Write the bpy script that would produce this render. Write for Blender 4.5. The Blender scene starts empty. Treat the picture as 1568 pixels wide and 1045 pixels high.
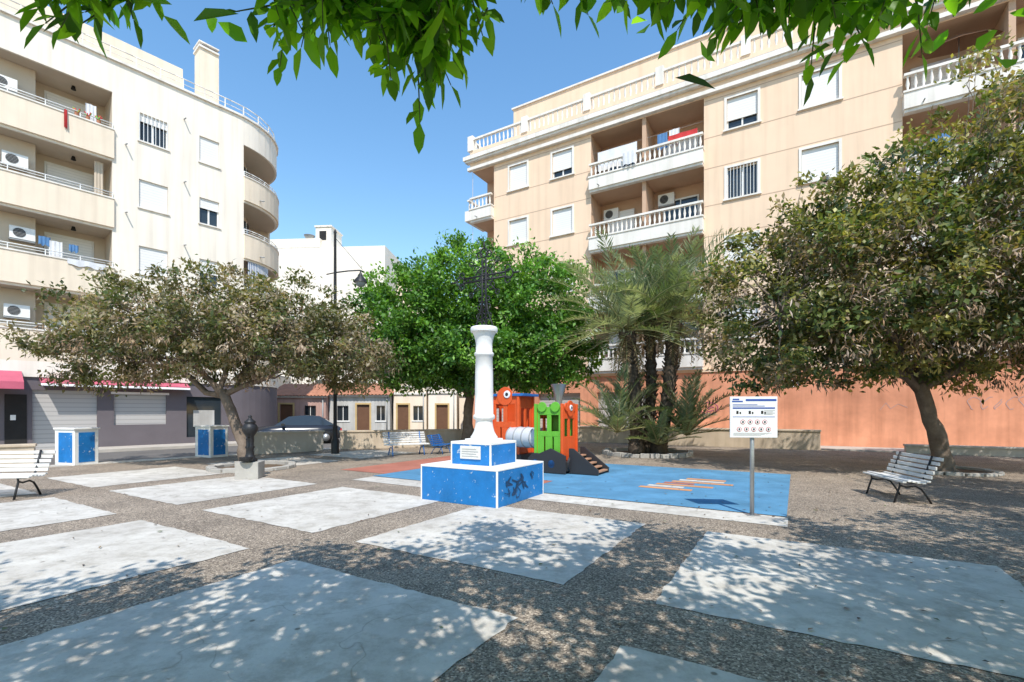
import bpy, math, random
import numpy as np
from mathutils import Vector
random.seed(7); rng=np.random.default_rng(7)
sc=bpy.context.scene
PI=math.pi
# ------------------------------------------------------------------ materials
def newmat(name):
    m=bpy.data.materials.new(name); m.use_nodes=True
    nt=m.node_tree; b=nt.nodes['Principled BSDF']; return m,nt,b
def N(nt,t,**k):
    n=nt.nodes.new(t)
    for a,v in k.items(): setattr(n,a,v)
    return n
def setspec(b,s):
    b.inputs['Specular IOR Level'].default_value=s
def mat(name,col,rough=.8,var=.12,scale=1.5,bump=.15,bscale=60,spec=.3,metal=0,streak=0,dirt=0,chip=None):
    m,nt,b=newmat(name)
    b.inputs['Roughness'].default_value=rough; b.inputs['Metallic'].default_value=metal; setspec(b,spec)
    tc=N(nt,'ShaderNodeTexCoord')
    n1=N(nt,'ShaderNodeTexNoise'); n1.inputs['Scale'].default_value=scale; n1.inputs['Detail'].default_value=4; n1.inputs['Roughness'].default_value=.65
    nt.links.new(tc.outputs['Object'],n1.inputs['Vector'])
    r=N(nt,'ShaderNodeValToRGB')
    r.color_ramp.elements[0].position=.3; r.color_ramp.elements[1].position=.7
    c=col
    r.color_ramp.elements[0].color=(c[0]*(1-var),c[1]*(1-var*1.05),c[2]*(1-var*1.1),1)
    r.color_ramp.elements[1].color=(min(1,c[0]*(1+var*.5)),min(1,c[1]*(1+var*.5)),min(1,c[2]*(1+var*.5)),1)
    nt.links.new(n1.outputs['Fac'],r.inputs['Fac'])
    out=r.outputs['Color']
    if streak>0:
        mp=N(nt,'ShaderNodeMapping'); mp.inputs['Scale'].default_value=(2.2,2.2,.12)
        nt.links.new(tc.outputs['Object'],mp.inputs['Vector'])
        n2=N(nt,'ShaderNodeTexNoise'); n2.inputs['Scale'].default_value=1.6; n2.inputs['Detail'].default_value=4
        nt.links.new(mp.outputs['Vector'],n2.inputs['Vector'])
        r2=N(nt,'ShaderNodeValToRGB'); r2.color_ramp.elements[0].position=.32; r2.color_ramp.elements[1].position=.55
        r2.color_ramp.elements[0].color=(1-streak,1-streak*1.1,1-streak*1.2,1); r2.color_ramp.elements[1].color=(1,1,1,1)
        nt.links.new(n2.outputs['Fac'],r2.inputs['Fac'])
        mx=N(nt,'ShaderNodeMix',data_type='RGBA',blend_type='MULTIPLY'); mx.inputs[0].default_value=1
        nt.links.new(out,mx.inputs[6]); nt.links.new(r2.outputs['Color'],mx.inputs[7]); out=mx.outputs[2]
    if dirt>0 or chip:
        n3=N(nt,'ShaderNodeTexNoise'); n3.inputs['Scale'].default_value=9 if chip else 14; n3.inputs['Detail'].default_value=6; n3.inputs['Roughness'].default_value=.75
        nt.links.new(tc.outputs['Object'],n3.inputs['Vector'])
        r3=N(nt,'ShaderNodeValToRGB'); r3.color_ramp.elements[0].position=.625 if chip else .60; r3.color_ramp.elements[1].position=.635 if chip else .66
        if chip:
            r3.color_ramp.elements[0].color=(0,0,0,1); r3.color_ramp.elements[1].color=(1,1,1,1)
            mx=N(nt,'ShaderNodeMix',data_type='RGBA'); nt.links.new(r3.outputs['Color'],mx.inputs[0]); nt.links.new(out,mx.inputs[6]); mx.inputs[7].default_value=(*chip,1)
        else:
            r3.color_ramp.elements[0].color=(1,1,1,1); r3.color_ramp.elements[1].color=(1-dirt,1-dirt,1-dirt,1)
            mx=N(nt,'ShaderNodeMix',data_type='RGBA',blend_type='MULTIPLY'); mx.inputs[0].default_value=1
            nt.links.new(out,mx.inputs[6]); nt.links.new(r3.outputs['Color'],mx.inputs[7])
        nt.links.new(n3.outputs['Fac'],r3.inputs['Fac']); out=mx.outputs[2]
    nt.links.new(out,b.inputs['Base Color'])
    if bump>0:
        nb=N(nt,'ShaderNodeTexNoise'); nb.inputs['Scale'].default_value=bscale; nb.inputs['Detail'].default_value=2
        nt.links.new(tc.outputs['Object'],nb.inputs['Vector'])
        bp=N(nt,'ShaderNodeBump'); bp.inputs['Strength'].default_value=bump; bp.inputs['Distance'].default_value=.01
        nt.links.new(nb.outputs['Fac'],bp.inputs['Height']); nt.links.new(bp.outputs['Normal'],b.inputs['Normal'])
    return m
def slatmat(name,col,pitch=.055,depth=.6):
    m,nt,b=newmat(name); b.inputs['Roughness'].default_value=.55; setspec(b,.3)
    tc=N(nt,'ShaderNodeTexCoord'); w=N(nt,'ShaderNodeTexWave',wave_type='BANDS',bands_direction='Z',wave_profile='SAW')
    w.inputs['Scale'].default_value=.314/pitch/2
    nt.links.new(tc.outputs['Object'],w.inputs['Vector'])
    r=N(nt,'ShaderNodeValToRGB'); r.color_ramp.elements[0].position=.0; r.color_ramp.elements[1].position=.25
    r.color_ramp.elements[0].color=(col[0]*depth,col[1]*depth,col[2]*depth,1); r.color_ramp.elements[1].color=(*col,1)
    nt.links.new(w.outputs['Fac'],r.inputs['Fac']); nt.links.new(r.outputs['Color'],b.inputs['Base Color'])
    return m
def leafmat(name,trans=.35):
    m=bpy.data.materials.new(name); m.use_nodes=True; nt=m.node_tree; b=nt.nodes['Principled BSDF']; out=nt.nodes['Material Output']
    a=N(nt,'ShaderNodeAttribute'); a.attribute_name='Col'
    nt.links.new(a.outputs['Color'],b.inputs['Base Color']); b.inputs['Roughness'].default_value=.42; setspec(b,.45)
    if trans>0:
        t=N(nt,'ShaderNodeBsdfTranslucent')
        mx=N(nt,'ShaderNodeMix',data_type='RGBA',blend_type='MULTIPLY'); mx.inputs[0].default_value=1; mx.inputs[7].default_value=(1.8,1.8,.6,1)
        nt.links.new(a.outputs['Color'],mx.inputs[6]); nt.links.new(mx.outputs[2],t.inputs['Color'])
        ms=N(nt,'ShaderNodeMixShader'); ms.inputs[0].default_value=trans
        nt.links.new(b.outputs[0],ms.inputs[1]); nt.links.new(t.outputs[0],ms.inputs[2]); nt.links.new(ms.outputs[0],out.inputs['Surface'])
    return m
def aggregate_mat():
    m,nt,b=newmat('exposed_aggregate'); b.inputs['Roughness'].default_value=.85; setspec(b,.2)
    tc=N(nt,'ShaderNodeTexCoord')
    v=N(nt,'ShaderNodeTexVoronoi'); v.inputs['Scale'].default_value=80
    nt.links.new(tc.outputs['Object'],v.inputs['Vector'])
    sep=N(nt,'ShaderNodeSeparateColor'); nt.links.new(v.outputs['Color'],sep.inputs['Color'])
    r=N(nt,'ShaderNodeValToRGB'); cr=r.color_ramp
    cr.elements[0].position=0; cr.elements[0].color=(.12,.10,.083,1)
    cr.elements[1].position=1; cr.elements[1].color=(.64,.55,.45,1)
    e=cr.elements.new(.35); e.color=(.225,.187,.15,1)
    e=cr.elements.new(.7); e.color=(.345,.29,.232,1)
    e=cr.elements.new(.9); e.color=(.46,.385,.31,1)
    nt.links.new(sep.outputs['Red'],r.inputs['Fac'])
    n=N(nt,'ShaderNodeTexNoise'); n.inputs['Scale'].default_value=.9; n.inputs['Detail'].default_value=6; n.inputs['Roughness'].default_value=.7
    nt.links.new(tc.outputs['Object'],n.inputs['Vector'])
    r2=N(nt,'ShaderNodeValToRGB'); r2.color_ramp.elements[0].position=.3; r2.color_ramp.elements[1].position=.7
    r2.color_ramp.elements[0].color=(.70,.68,.66,1); r2.color_ramp.elements[1].color=(1.22,1.18,1.12,1)
    nt.links.new(n.outputs['Fac'],r2.inputs['Fac'])
    mx=N(nt,'ShaderNodeMix',data_type='RGBA',blend_type='MULTIPLY'); mx.inputs[0].default_value=1
    nt.links.new(r.outputs['Color'],mx.inputs[6]); nt.links.new(r2.outputs['Color'],mx.inputs[7])
    nt.links.new(mx.outputs[2],b.inputs['Base Color'])
    bp=N(nt,'ShaderNodeBump'); bp.inputs['Strength'].default_value=.6; bp.inputs['Distance'].default_value=.006; bp.invert=True
    nt.links.new(v.outputs['Distance'],bp.inputs['Height']); nt.links.new(bp.outputs['Normal'],b.inputs['Normal'])
    return m
def slab_mat():
    m,nt,b=newmat('worn_concrete'); b.inputs['Roughness'].default_value=.82; setspec(b,.2)
    tc=N(nt,'ShaderNodeTexCoord')
    def noise(s,d=8,rg=.65):
        n=N(nt,'ShaderNodeTexNoise'); n.inputs['Scale'].default_value=s; n.inputs['Detail'].default_value=d; n.inputs['Roughness'].default_value=rg
        nt.links.new(tc.outputs['Object'],n.inputs['Vector']); return n.outputs['Fac']
    def ramp(f,p0,c0,p1,c1):
        r=N(nt,'ShaderNodeValToRGB'); r.color_ramp.elements[0].position=p0; r.color_ramp.elements[1].position=p1
        r.color_ramp.elements[0].color=(*c0,1); r.color_ramp.elements[1].color=(*c1,1); nt.links.new(f,r.inputs['Fac']); return r.outputs['Color']
    def mul(a,c,blend='MULTIPLY',f=1):
        mx=N(nt,'ShaderNodeMix',data_type='RGBA',blend_type=blend); mx.inputs[0].default_value=f
        nt.links.new(a,mx.inputs[6]); nt.links.new(c,mx.inputs[7]); return mx.outputs[2]
    c=ramp(noise(.7,7,.7),.33,(.48,.44,.385),.66,(.69,.65,.58))
    c=mul(c,ramp(noise(3.5,7,.78),.38,(.76,.745,.72),.54,(1,1,1)))
    c=mul(c,ramp(noise(9,5,.8),.64,(1,1,1),.70,(.62,.59,.55)))
    v=N(nt,'ShaderNodeTexVoronoi'); v.inputs['Scale'].default_value=2.3
    nt.links.new(tc.outputs['Object'],v.inputs['Vector'])
    c=mul(c,ramp(v.outputs['Distance'],.03,(.42,.40,.37),.055,(1,1,1)))
    wn=N(nt,'ShaderNodeTexNoise'); wn.inputs['Scale'].default_value=2; nt.links.new(tc.outputs['Object'],wn.inputs['Vector'])
    add=N(nt,'ShaderNodeVectorMath',operation='ADD'); nt.links.new(tc.outputs['Object'],add.inputs[0]); nt.links.new(wn.outputs['Color'],add.inputs[1])
    v2=N(nt,'ShaderNodeTexVoronoi',feature='DISTANCE_TO_EDGE'); v2.inputs['Scale'].default_value=.42; nt.links.new(add.outputs[0],v2.inputs['Vector'])
    c=mul(c,ramp(v2.outputs['Distance'],.0,(.55,.53,.5),.004,(1,1,1)),f=.6)
    nt.links.new(c,b.inputs['Base Color'])
    bp=N(nt,'ShaderNodeBump'); bp.inputs['Strength'].default_value=.25; bp.inputs['Distance'].default_value=.01
    nt.links.new(noise(30,3),bp.inputs['Height']); nt.links.new(bp.outputs['Normal'],b.inputs['Normal'])
    return m
M={}
M['cream']=mat('cream_stucco',(.86,.73,.575),.9,.07,.5,.2,40,.15,streak=.10)
M['creamwhite']=mat('pale_stucco',(.90,.815,.70),.9,.05,.5,.2,40,.15,streak=.12)
M['peach']=mat('peach_stucco',(.86,.64,.46),.9,.06,.4,.2,40,.15,streak=.08)
M['peach2']=mat('peach_joint',(.55,.39,.28),.9,.05,.4,0,40,.15)
M['orange']=mat('orange_paint_wall',(.78,.35,.21),.85,.24,.7,.25,30,.2,streak=.18)
M['trim']=mat('white_trim',(.84,.79,.72),.8,.07,1.2,.1,30,.2,streak=.14)
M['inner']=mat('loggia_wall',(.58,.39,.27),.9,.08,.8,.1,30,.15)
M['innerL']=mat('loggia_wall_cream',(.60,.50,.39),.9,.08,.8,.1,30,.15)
M['white']=mat('white_paint',(.82,.81,.78),.6,.06,4,.12,25,.35,dirt=.22)
M['blue']=mat('blue_paint',(.010,.18,.50),.55,.20,3,.15,30,.4,chip=(.45,.52,.58))
M['glass']=mat('window_glass',(.03,.04,.05),.06,.1,1,0,1,.6)
M['shutter']=slatmat('roller_shutter',(.80,.78,.75),.06,.78)
M['gshutter']=slatmat('grey_roller_door',(.48,.46,.44),.09,.6)
M['mauve']=mat('grey_mauve_wall',(.15,.13,.14),.75,.1,1,.1,30,.3)
M['pink']=mat('pink_awning',(.50,.11,.16),.7,.12,2,.1,80,.2)
M['iron']=mat('black_iron',(.018,.018,.02),.5,.2,6,.15,40,.4,metal=.0)
M['steel']=mat('galvanised_steel',(.42,.43,.44),.4,.1,6,.05,60,.5,metal=.7)
M['silver']=mat('silver_plastic',(.62,.63,.64),.3,.06,4,.03,60,.5)
M['conc']=mat('concrete',(.42,.395,.355),.9,.15,2,.3,40,.2,dirt=.2)
M['beige']=mat('beige_render_wall',(.56,.46,.35),.9,.15,1.2,.3,30,.2,streak=.15)
M['asphalt']=mat('asphalt',(.15,.14,.13),.9,.2,.6,.3,90,.2)
M['side']=mat('sidewalk_paving',(.50,.45,.385),.9,.14,1.2,.2,30,.2)
M['agg']=aggregate_mat(); M['slab']=slab_mat()
M['bluerub']=mat('blue_rubber_surface',(.11,.28,.44),.9,.28,1.1,.3,160,.15,dirt=.15)
M['redrub']=mat('red_rubber_surface',(.44,.17,.12),.9,.2,1.2,.3,160,.15,dirt=.1)
M['orrub']=mat('orange_rubber_surface',(.62,.30,.14),.9,.2,2,.3,160,.15)
M['soil']=mat('soil',(.16,.115,.08),.95,.3,3,.6,20,.1)
M['bark']=mat('tree_bark',(.20,.155,.12),.95,.35,5,.9,25,.15)
M['palmbark']=mat('palm_bark',(.13,.10,.075),.95,.45,9,.9,25,.1)
M['tile']=mat('clay_roof_tile',(.45,.20,.12),.85,.25,3,.3,15,.2)
M['grey']=mat('grey_plastic',(.35,.36,.36),.6,.1,3,.05,30,.3)
M['dark']=mat('dark_opening',(.03,.028,.027),.8,.2,2,0,30,.2)
M['torange']=mat('orange_panel',(.72,.10,.02),.45,.10,4,.03,30,.4,dirt=.12)
M['tgreen']=mat('green_panel',(.14,.46,.04),.45,.10,4,.03,30,.4,dirt=.12)
M['tblue']=mat('blue_panel',(.015,.14,.42),.4,.06,4,.03,30,.45)
M['tblack']=mat('black_panel',(.03,.03,.033),.5,.1,4,.05,30,.4)
M['wood']=mat('painted_slats_white',(.72,.70,.66),.7,.16,7,.2,30,.3,dirt=.35)
M['stepwood']=mat('worn_step_wood',(.42,.24,.15),.8,.2,6,.2,30,.2)
M['signw']=mat('sign_white',(.80,.81,.82),.35,.03,3,0,30,.4)
M['signb']=mat('sign_blue',(.03,.09,.36),.35,.03,3,0,30,.4)
M['red']=mat('red_cloth',(.55,.05,.05),.8,.1,3,0,30,.2)
M['cloth']=mat('white_cloth',(.72,.72,.73),.85,.08,3,0,30,.2)
M['bcloth']=mat('blue_cloth',(.10,.22,.42),.85,.1,3,0,30,.2)
M['canvas']=mat('parasol_canvas',(.22,.12,.07),.85,.1,3,0,30,.2)
M['car']=mat('car_paint_dark',(.02,.022,.028),.18,.05,3,0,30,.6)
M['rubber']=mat('tyre_rubber',(.02,.02,.02),.8,.1,3,.1,30,.3)
M['pinkwall']=mat('old_pink_wall',(.55,.36,.31),.9,.15,1,.2,30,.2,streak=.2)
M['greywall']=mat('old_grey_wall',(.54,.53,.50),.9,.15,1,.2,30,.2,streak=.2)
M['yellow']=mat('ochre_trim',(.58,.42,.20),.9,.12,1,.2,30,.2)
M['door']=mat('brown_door',(.16,.08,.045),.6,.15,3,.1,30,.3)
M['graf']=mat('graffiti_paint',(.42,.10,.18),.6,.1,3,0,30,.3)
M['grafb']=mat('graffiti_paint_grey',(.50,.33,.30),.6,.1,3,0,30,.3)
M['grafd']=mat('graffiti_paint_dark',(.010,.05,.13),.5,.3,6,0,30,.3)
M['leaf']=leafmat('leaf',.3); M['leaf2']=leafmat('leaf_near',.6); M['deadleaf']=leafmat('dry_leaf',0)
M['feather']=mat('pigeon_feathers',(.12,.12,.14),.7,.3,20,0,30,.2)
# ------------------------------------------------------------------ builder
class Obj:
    def __init__(s,name,loc=(0,0,0),rz=0,fn=None):
        s.e=bpy.data.objects.new(name,None); sc.collection.objects.link(s.e)
        s.e.location=loc; s.e.rotation_euler=(0,0,rz); s.e.empty_display_size=.2
        s.p={}; s.fn=fn
    def add(s,part,m,vs,fs,smooth=False):
        d=s.p.setdefault(part,{'v':[],'f':[],'m':[],'s':[],'mats':[]})
        if m not in d['mats']: d['mats'].append(m)
        mi=d['mats'].index(m); o=len(d['v'])
        d['v']+= [tuple(v) for v in vs]
        for f in fs: d['f'].append([i+o for i in f]); d['m'].append(mi); d['s'].append(smooth)
    def box(s,part,m,x0,x1,y0,y1,z0,z1,seg=1,rz=0,c=None):
        vs=[];fs=[]
        for i in range(seg+1):
            x=x0+(x1-x0)*i/seg
            vs+=[(x,y0,z0),(x,y1,z0),(x,y1,z1),(x,y0,z1)]
        for i in range(seg):
            a=i*4; b=a+4
            fs+=[(a,b,b+3,a+3),(a+1,a+2,b+2,b+1),(a+3,b+3,b+2,a+2),(a,a+1,b+1,b)]
        fs+=[(0,3,2,1),(seg*4,seg*4+1,seg*4+2,seg*4+3)]
        if rz:
            cx,cy=c if c else ((x0+x1)/2,(y0+y1)/2)
            ca,sa=math.cos(rz),math.sin(rz)
            vs=[(cx+(x-cx)*ca-(y-cy)*sa,cy+(x-cx)*sa+(y-cy)*ca,z) for x,y,z in vs]
        s.add(part,m,vs,fs)
    def lathe(s,part,m,prof,cx=0,cy=0,n=16,smooth=True,cap=True):
        vs=[];fs=[]
        for r,z in prof:
            for k in range(n):
                t=2*PI*k/n; vs.append((cx+r*math.cos(t),cy+r*math.sin(t),z))
        for i in range(len(prof)-1):
            for k in range(n):
                k2=(k+1)%n; fs.append((i*n+k,i*n+k2,(i+1)*n+k2,(i+1)*n+k))
        s.add(part,m,vs,fs,smooth)
        if cap:
            s.add(part,m,vs[-n:],[tuple(range(n))]); s.add(part,m,vs[:n],[tuple(range(n))[::-1]])
    def tube(s,part,m,pts,rad,n=8,smooth=True,noise=0):
        pts=[Vector(p) for p in pts]
        if not hasattr(rad,'__len__'): rad=[rad]*len(pts)
        vs=[];fs=[]
        up=Vector((0,0,1))
        d0=(pts[1]-pts[0]).normalized()
        a=d0.cross(up) if abs(d0.z)<.95 else d0.cross(Vector((1,0,0)))
        a.normalize()
        for i,p in enumerate(pts):
            d=(pts[min(i+1,len(pts)-1)]-pts[max(i-1,0)]).normalized()
            a=(a-d*a.dot(d)).normalized(); b=d.cross(a)
            for k in range(n):
                t=2*PI*k/n; r=rad[i]*(1+noise*(random.random()-.5))
                vs.append(p+a*math.cos(t)*r+b*math.sin(t)*r)
        for i in range(len(pts)-1):
            for k in range(n):
                k2=(k+1)%n; fs.append((i*n+k,i*n+k2,(i+1)*n+k2,(i+1)*n+k))
        fs.append(tuple(range(n))[::-1]); fs.append(tuple((len(pts)-1)*n+k for k in range(n)))
        s.add(part,m,vs,fs,smooth)
    def done(s,bevel=0,parts=None):
        for name,d in s.p.items():
            me=bpy.data.meshes.new(name)
            vs=d['v']
            if s.fn: vs=[s.fn(*v) for v in vs]
            me.from_pydata([tuple(v) for v in vs],[],d['f'])
            for m in d['mats']: me.materials.append(m)
            me.polygons.foreach_set('material_index',d['m']); me.polygons.foreach_set('use_smooth',d['s'])
            me.update()
            ob=bpy.data.objects.new(name,me); sc.collection.objects.link(ob); ob.parent=s.e
            if bevel and (parts is None or name in parts):
                bv=ob.modifiers.new('bevel','BEVEL'); bv.width=bevel; bv.segments=2; bv.limit_method='ANGLE'; bv.angle_limit=.7
        return s.e
def facade(o,part,m,x0,x1,z0,z1,holes,dep=.2,y=0,segx=None,rm=None):
    xs={x0,x1}; zs={z0,z1}
    for h in holes: xs|={h[0],h[1]}; zs|={h[2],h[3]}
    if segx: xs|=set(segx)
    xs=sorted(x for x in xs if x0-1e-6<=x<=x1+1e-6); zs=sorted(zs)
    for i in range(len(xs)-1):
        for j in range(len(zs)-1):
            cx=(xs[i]+xs[i+1])/2; cz=(zs[j]+zs[j+1])/2
            if any(h[0]<cx<h[1] and h[2]<cz<h[3] for h in holes): continue
            o.add(part,m,[(xs[i],y,zs[j]),(xs[i+1],y,zs[j]),(xs[i+1],y,zs[j+1]),(xs[i],y,zs[j+1])],[(0,1,2,3)])
    for h in holes:
        a,b,c,d=h[:4]; dp=h[4] if len(h)>4 else dep
        sx=[x for x in xs if a<=x<=b]
        mm=rm or m
        for i in range(len(sx)-1):
            p,q=sx[i],sx[i+1]
            o.add(part,mm,[(p,y,c),(p,y+dp,c),(q,y+dp,c),(q,y,c)],[(0,3,2,1)])
            o.add(part,mm,[(p,y,d),(q,y,d),(q,y+dp,d),(p,y+dp,d)],[(0,3,2,1)])
        o.add(part,mm,[(a,y,c),(a,y,d),(a,y+dp,d),(a,y+dp,c)],[(0,1,2,3)])
        o.add(part,mm,[(b,y,c),(b,y+dp,c),(b,y+dp,d),(b,y,d)],[(0,1,2,3)])
def window(o,x0,x1,z0,z1,sh=1.0,bars=False,surround=True,y=0,seg=1):
    if surround:
        w=.11
        o.box('window_surrounds',M['trim'],x0-w,x0,y-.04,y+.03,z0-.02,z1+w)
        o.box('window_surrounds',M['trim'],x1,x1+w,y-.04,y+.03,z0-.02,z1+w)
        o.box('window_surrounds',M['trim'],x0,x1,y-.038,y+.03,z1,z1+w-.002)
        o.box('window_sills',M['trim'],x0-.16,x1+.16,y-.09,y+.12,z0-.09,z0-.021)
    else:
        o.box('window_sills',M['trim'],x0-.06,x1+.06,y-.06,y+.12,z0-.06,z0+.004)
    o.box('window_glass',M['glass'],x0,x1,y+.17,y+.19,z0,z1,seg)
    f=.05
    for a,b in ((x0,x0+f),(x1-f,x1),((x0+x1)/2-.035,(x0+x1)/2+.035)):
        o.box('window_frames',M['white'],a,b,y+.12,y+.168,z0,z1)
    o.box('window_frames',M['white'],x0+f,x1-f,y+.122,y+.166,z0,z0+f); o.box('window_frames',M['white'],x0+f,x1-f,y+.122,y+.166,z1-f,z1)
    if sh>0:
        o.box('roller_shutters',M['shutter'],x0+.01,x1-.01,y+.07,y+.10,z1-(z1-z0)*sh,z1-.005,seg)
        if sh<1: o.box('roller_shutters',M['white'],x0+.01,x1-.01,y+.06,y+.11,z1-(z1-z0)*sh-.04,z1-(z1-z0)*sh)
    if bars:
        n=int((x1-x0)/.14)
        for i in range(n+1):
            x=x0+.02+(x1-x0-.04)*i/n
            o.box('window_bars',M['white'],x-.011,x+.011,y-.02,y,z0,z1)
def baluster_row(o,x0,x1,y,z0,h,pitch=.24,along='x',fx=0):
    n=max(1,int(abs(x1-x0)/pitch))
    for i in range(n):
        t=x0+(x1-x0)*(i+.5)/n
        pr=[(.055,z0),(.055,z0+.07*h),(.03,z0+.12*h),(.07,z0+.38*h),(.032,z0+.72*h),(.05,z0+.8*h),(.05,z0+.86*h)]
        if along=='x': o.lathe('balusters',M['trim'],pr,t,y,6,cap=False)
        else: o.lathe('balusters',M['trim'],pr,fx,t,6,cap=False)
    if along=='x': o.box('balustrade_rail',M['trim'],x0,x1,y-.09,y+.09,z0+.86*h,z0+h)
    else: o.box('balustrade_rail',M['trim'],fx-.09,fx+.09,min(x0,x1),max(x0,x1),z0+.86*h,z0+h)
def ac_unit(o,x,y,z,w=.85,h=.6):
    o.box('air_conditioners',M['white'],x,x+w,y-.32,y,z,z+h)
    o.box('air_conditioners',M['grey'],x,x+w,y-.30,y-.02,z-.06,z-.003)
    R_=h*.38
    cx=x+w*.38; cz=z+h/2; vs=[(cx,y-.327,cz)]; n=18
    for k in range(n): vs.append((cx+R_*math.cos(2*PI*k/n),y-.327,cz+R_*math.sin(2*PI*k/n)))
    o.add('air_conditioners',M['dark'],vs,[(0,1+k,1+(k+1)%n) for k in range(n)])
    for k in range(-3,4):
        ww=math.sqrt(max(0,R_**2-(k*R_*.29)**2))
        o.box('air_conditioners',M['grey'],cx-ww,cx+ww,y-.335,y-.329,cz+k*R_*.29-.007,cz+k*R_*.29+.007)
def cloth(o,m,x0,x1,y,z0,z1,amp=.04):
    n=10; vs=[];fs=[]
    for i in range(n+1):
        x=x0+(x1-x0)*i/n; d=amp*math.sin(i*1.9+x0*7)
        vs+=[(x,y,z1-.01*math.sin(i)),(x,y+d,z0+.04*math.sin(i*1.3+x0))]
    for i in range(n): fs.append((2*i,2*i+1,2*i+3,2*i+2))
    o.add('laundry',m,vs,fs,True)
RZ=-math.atan2(.515,.857)
ca,sa=math.cos(RZ),math.sin(RZ)
def W(a,b,z=0): # plaza grid frame -> world
    return (a*ca-b*sa, a*sa+b*ca, z)
# ------------------------------------------------------------------ right apartment building
o=Obj('apartment_building',W(0,25,-.12),RZ)
X0,X1=-18.0,22.0; TOP=18.1
floors=[4.27,7.62,10.97,14.32]
holes=[];wins=[]
wx=[(-15.2,-13.96),(-12.26,-11.0),(-2.89,-1.56),(.2,1.58),(12.5,13.9),(16,17.4)]
logg=[(-9.86,-3.93),(3.74,10.2)]
shs={(0,3):1,(1,3):.7,(2,3):.68,(3,3):1,(0,2):1,(1,2):1,(2,2):0,(3,2):1,(0,1):1,(1,1):.8,(2,1):1,(3,1):.6}
for k,f in enumerate(floors):
    for i,(a,b) in enumerate(wx):
        z0=f+.95; z1=f+2.42
        holes.append((a,b,z0,z1,.2)); wins.append((a,b,z0,z1,shs.get((i,k),random.choice([1,1,.7,.5])),(i,k)==(2,2)))
    for a,b in logg: holes.append((a,b,f,f+2.82,.02))
    holes.append((X0+.01,-16.35,f,f+2.82,.02))
facade(o,'walls',M['peach'],X0,X1,3.62,TOP,holes)
for w in wins: window(o,*w)
gh=[(-16.5,-14.2,0,2.7,.3),(-13.2,-10.5,0,2.7,.3),(-9.5,-6.8,0,2.7,.3)]
facade(o,'ground_floor_wall',M['orange'],X0,X1,0,3.58,gh,y=-.03)
o.box('string_course',M['peach'],X0-.05,X1,-.09,.0,3.58,3.72)
for h in gh: o.box('garage_doors',M['gshutter'],h[0],h[1],.2,.26,0,2.7)
for f in floors:
    for zz in (f+2.62,f+.78):
        xs=[-16.3]+[v for a,b in logg for v in (a-.02,b+.02)]+[X1]
        for i in range(0,len(xs),2): o.box('joints',M['peach2'],xs[i],xs[i+1],-.006,.0,zz,zz+.035)
def loggia(a,b,f,k,left_open=False):
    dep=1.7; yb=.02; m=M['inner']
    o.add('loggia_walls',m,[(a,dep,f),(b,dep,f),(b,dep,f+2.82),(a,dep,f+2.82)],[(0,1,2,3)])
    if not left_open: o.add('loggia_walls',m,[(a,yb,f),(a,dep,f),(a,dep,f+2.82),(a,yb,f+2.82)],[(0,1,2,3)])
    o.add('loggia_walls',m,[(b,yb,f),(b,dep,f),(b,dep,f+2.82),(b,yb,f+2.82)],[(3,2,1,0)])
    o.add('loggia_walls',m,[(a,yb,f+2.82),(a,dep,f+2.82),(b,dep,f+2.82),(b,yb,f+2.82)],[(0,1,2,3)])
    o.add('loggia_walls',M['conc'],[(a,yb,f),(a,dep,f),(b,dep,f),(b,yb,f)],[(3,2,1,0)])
    o.box('balcony_fronts',M['trim'],a,b,-.36,-.001,f-.42,f+.22)
    o.box('balcony_fronts',M['trim'],a-.03,b+.03,-.40,-.004,f+.22,f+.30)
    o.box('balcony_fronts',M['trim'],a+.02,b-.02,-.28,-.003,f-.55,f-.42)
    baluster_row(o,a,b,-.26,f+.30,.72)
    if b-a>3:
        mid=(a+b)/2
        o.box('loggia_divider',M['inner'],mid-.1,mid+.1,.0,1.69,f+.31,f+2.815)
        for q,(u,v) in enumerate(((a+.5,a+2.0),(mid+.6,b-.5))):
            o.box('balcony_doors',M['white'],u,v,1.6,1.68,f,f+2.2)
            o.box('balcony_doors',M['glass'],u+.08,(u+v)/2-.03,1.58,1.598,f+.1,f+2.1)
            o.box('balcony_doors',M['glass'],(u+v)/2+.03,v-.08,1.58,1.598,f+.1,f+2.1)
            if (q+k)%2==0: o.box('roller_shutters',M['shutter'],u+.02,v-.02,1.53,1.575,f+1.0,f+2.18)
    o.tube('drain_spouts',M['grey'],[(a+.6,-.3,f-.3),(a+.6,-.62,f-.34)],.03,6)
for k,f in enumerate(floors):
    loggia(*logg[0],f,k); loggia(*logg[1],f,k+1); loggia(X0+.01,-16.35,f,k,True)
    o.box('balcony_fronts',M['trim'],X0-.36,X0+.0,-.36,1.69,f-.42,f+.22); baluster_row(o,-.2,1.65,0,f+.30,.72,along='y',fx=X0-.2)
ac_unit(o,-9.6,1.65,floors[2]+1.75); ac_unit(o,-6.5,1.65,floors[2]+1.9)
f=floors[3]
cloth(o,M['cloth'],-9.5,-7.3,.1,f+.7,f+1.75); cloth(o,M['cloth'],-7.9,-7.2,-.48,f+.35,f+1.0); cloth(o,M['bcloth'],-6.2,-5.7,.0,f+.9,f+1.7); cloth(o,M['cloth'],-5.6,-5.1,.0,f+.8,f+1.75)
cloth(o,M['red'],-5.6,-4.2,-.2,f+1.0,f+1.35); cloth(o,M['bcloth'],4.6,5.2,-.1,floors[2]+.9,floors[2]+1.7)
o.tube('washing_line',M['steel'],[(-9.8,.1,f+1.76),(-4,.1,f+1.76)],.008,4)
o.tube('parasol',M['steel'],[(5.6,.6,f),(5.6,.6,f+2.45)],.02,6)
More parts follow.
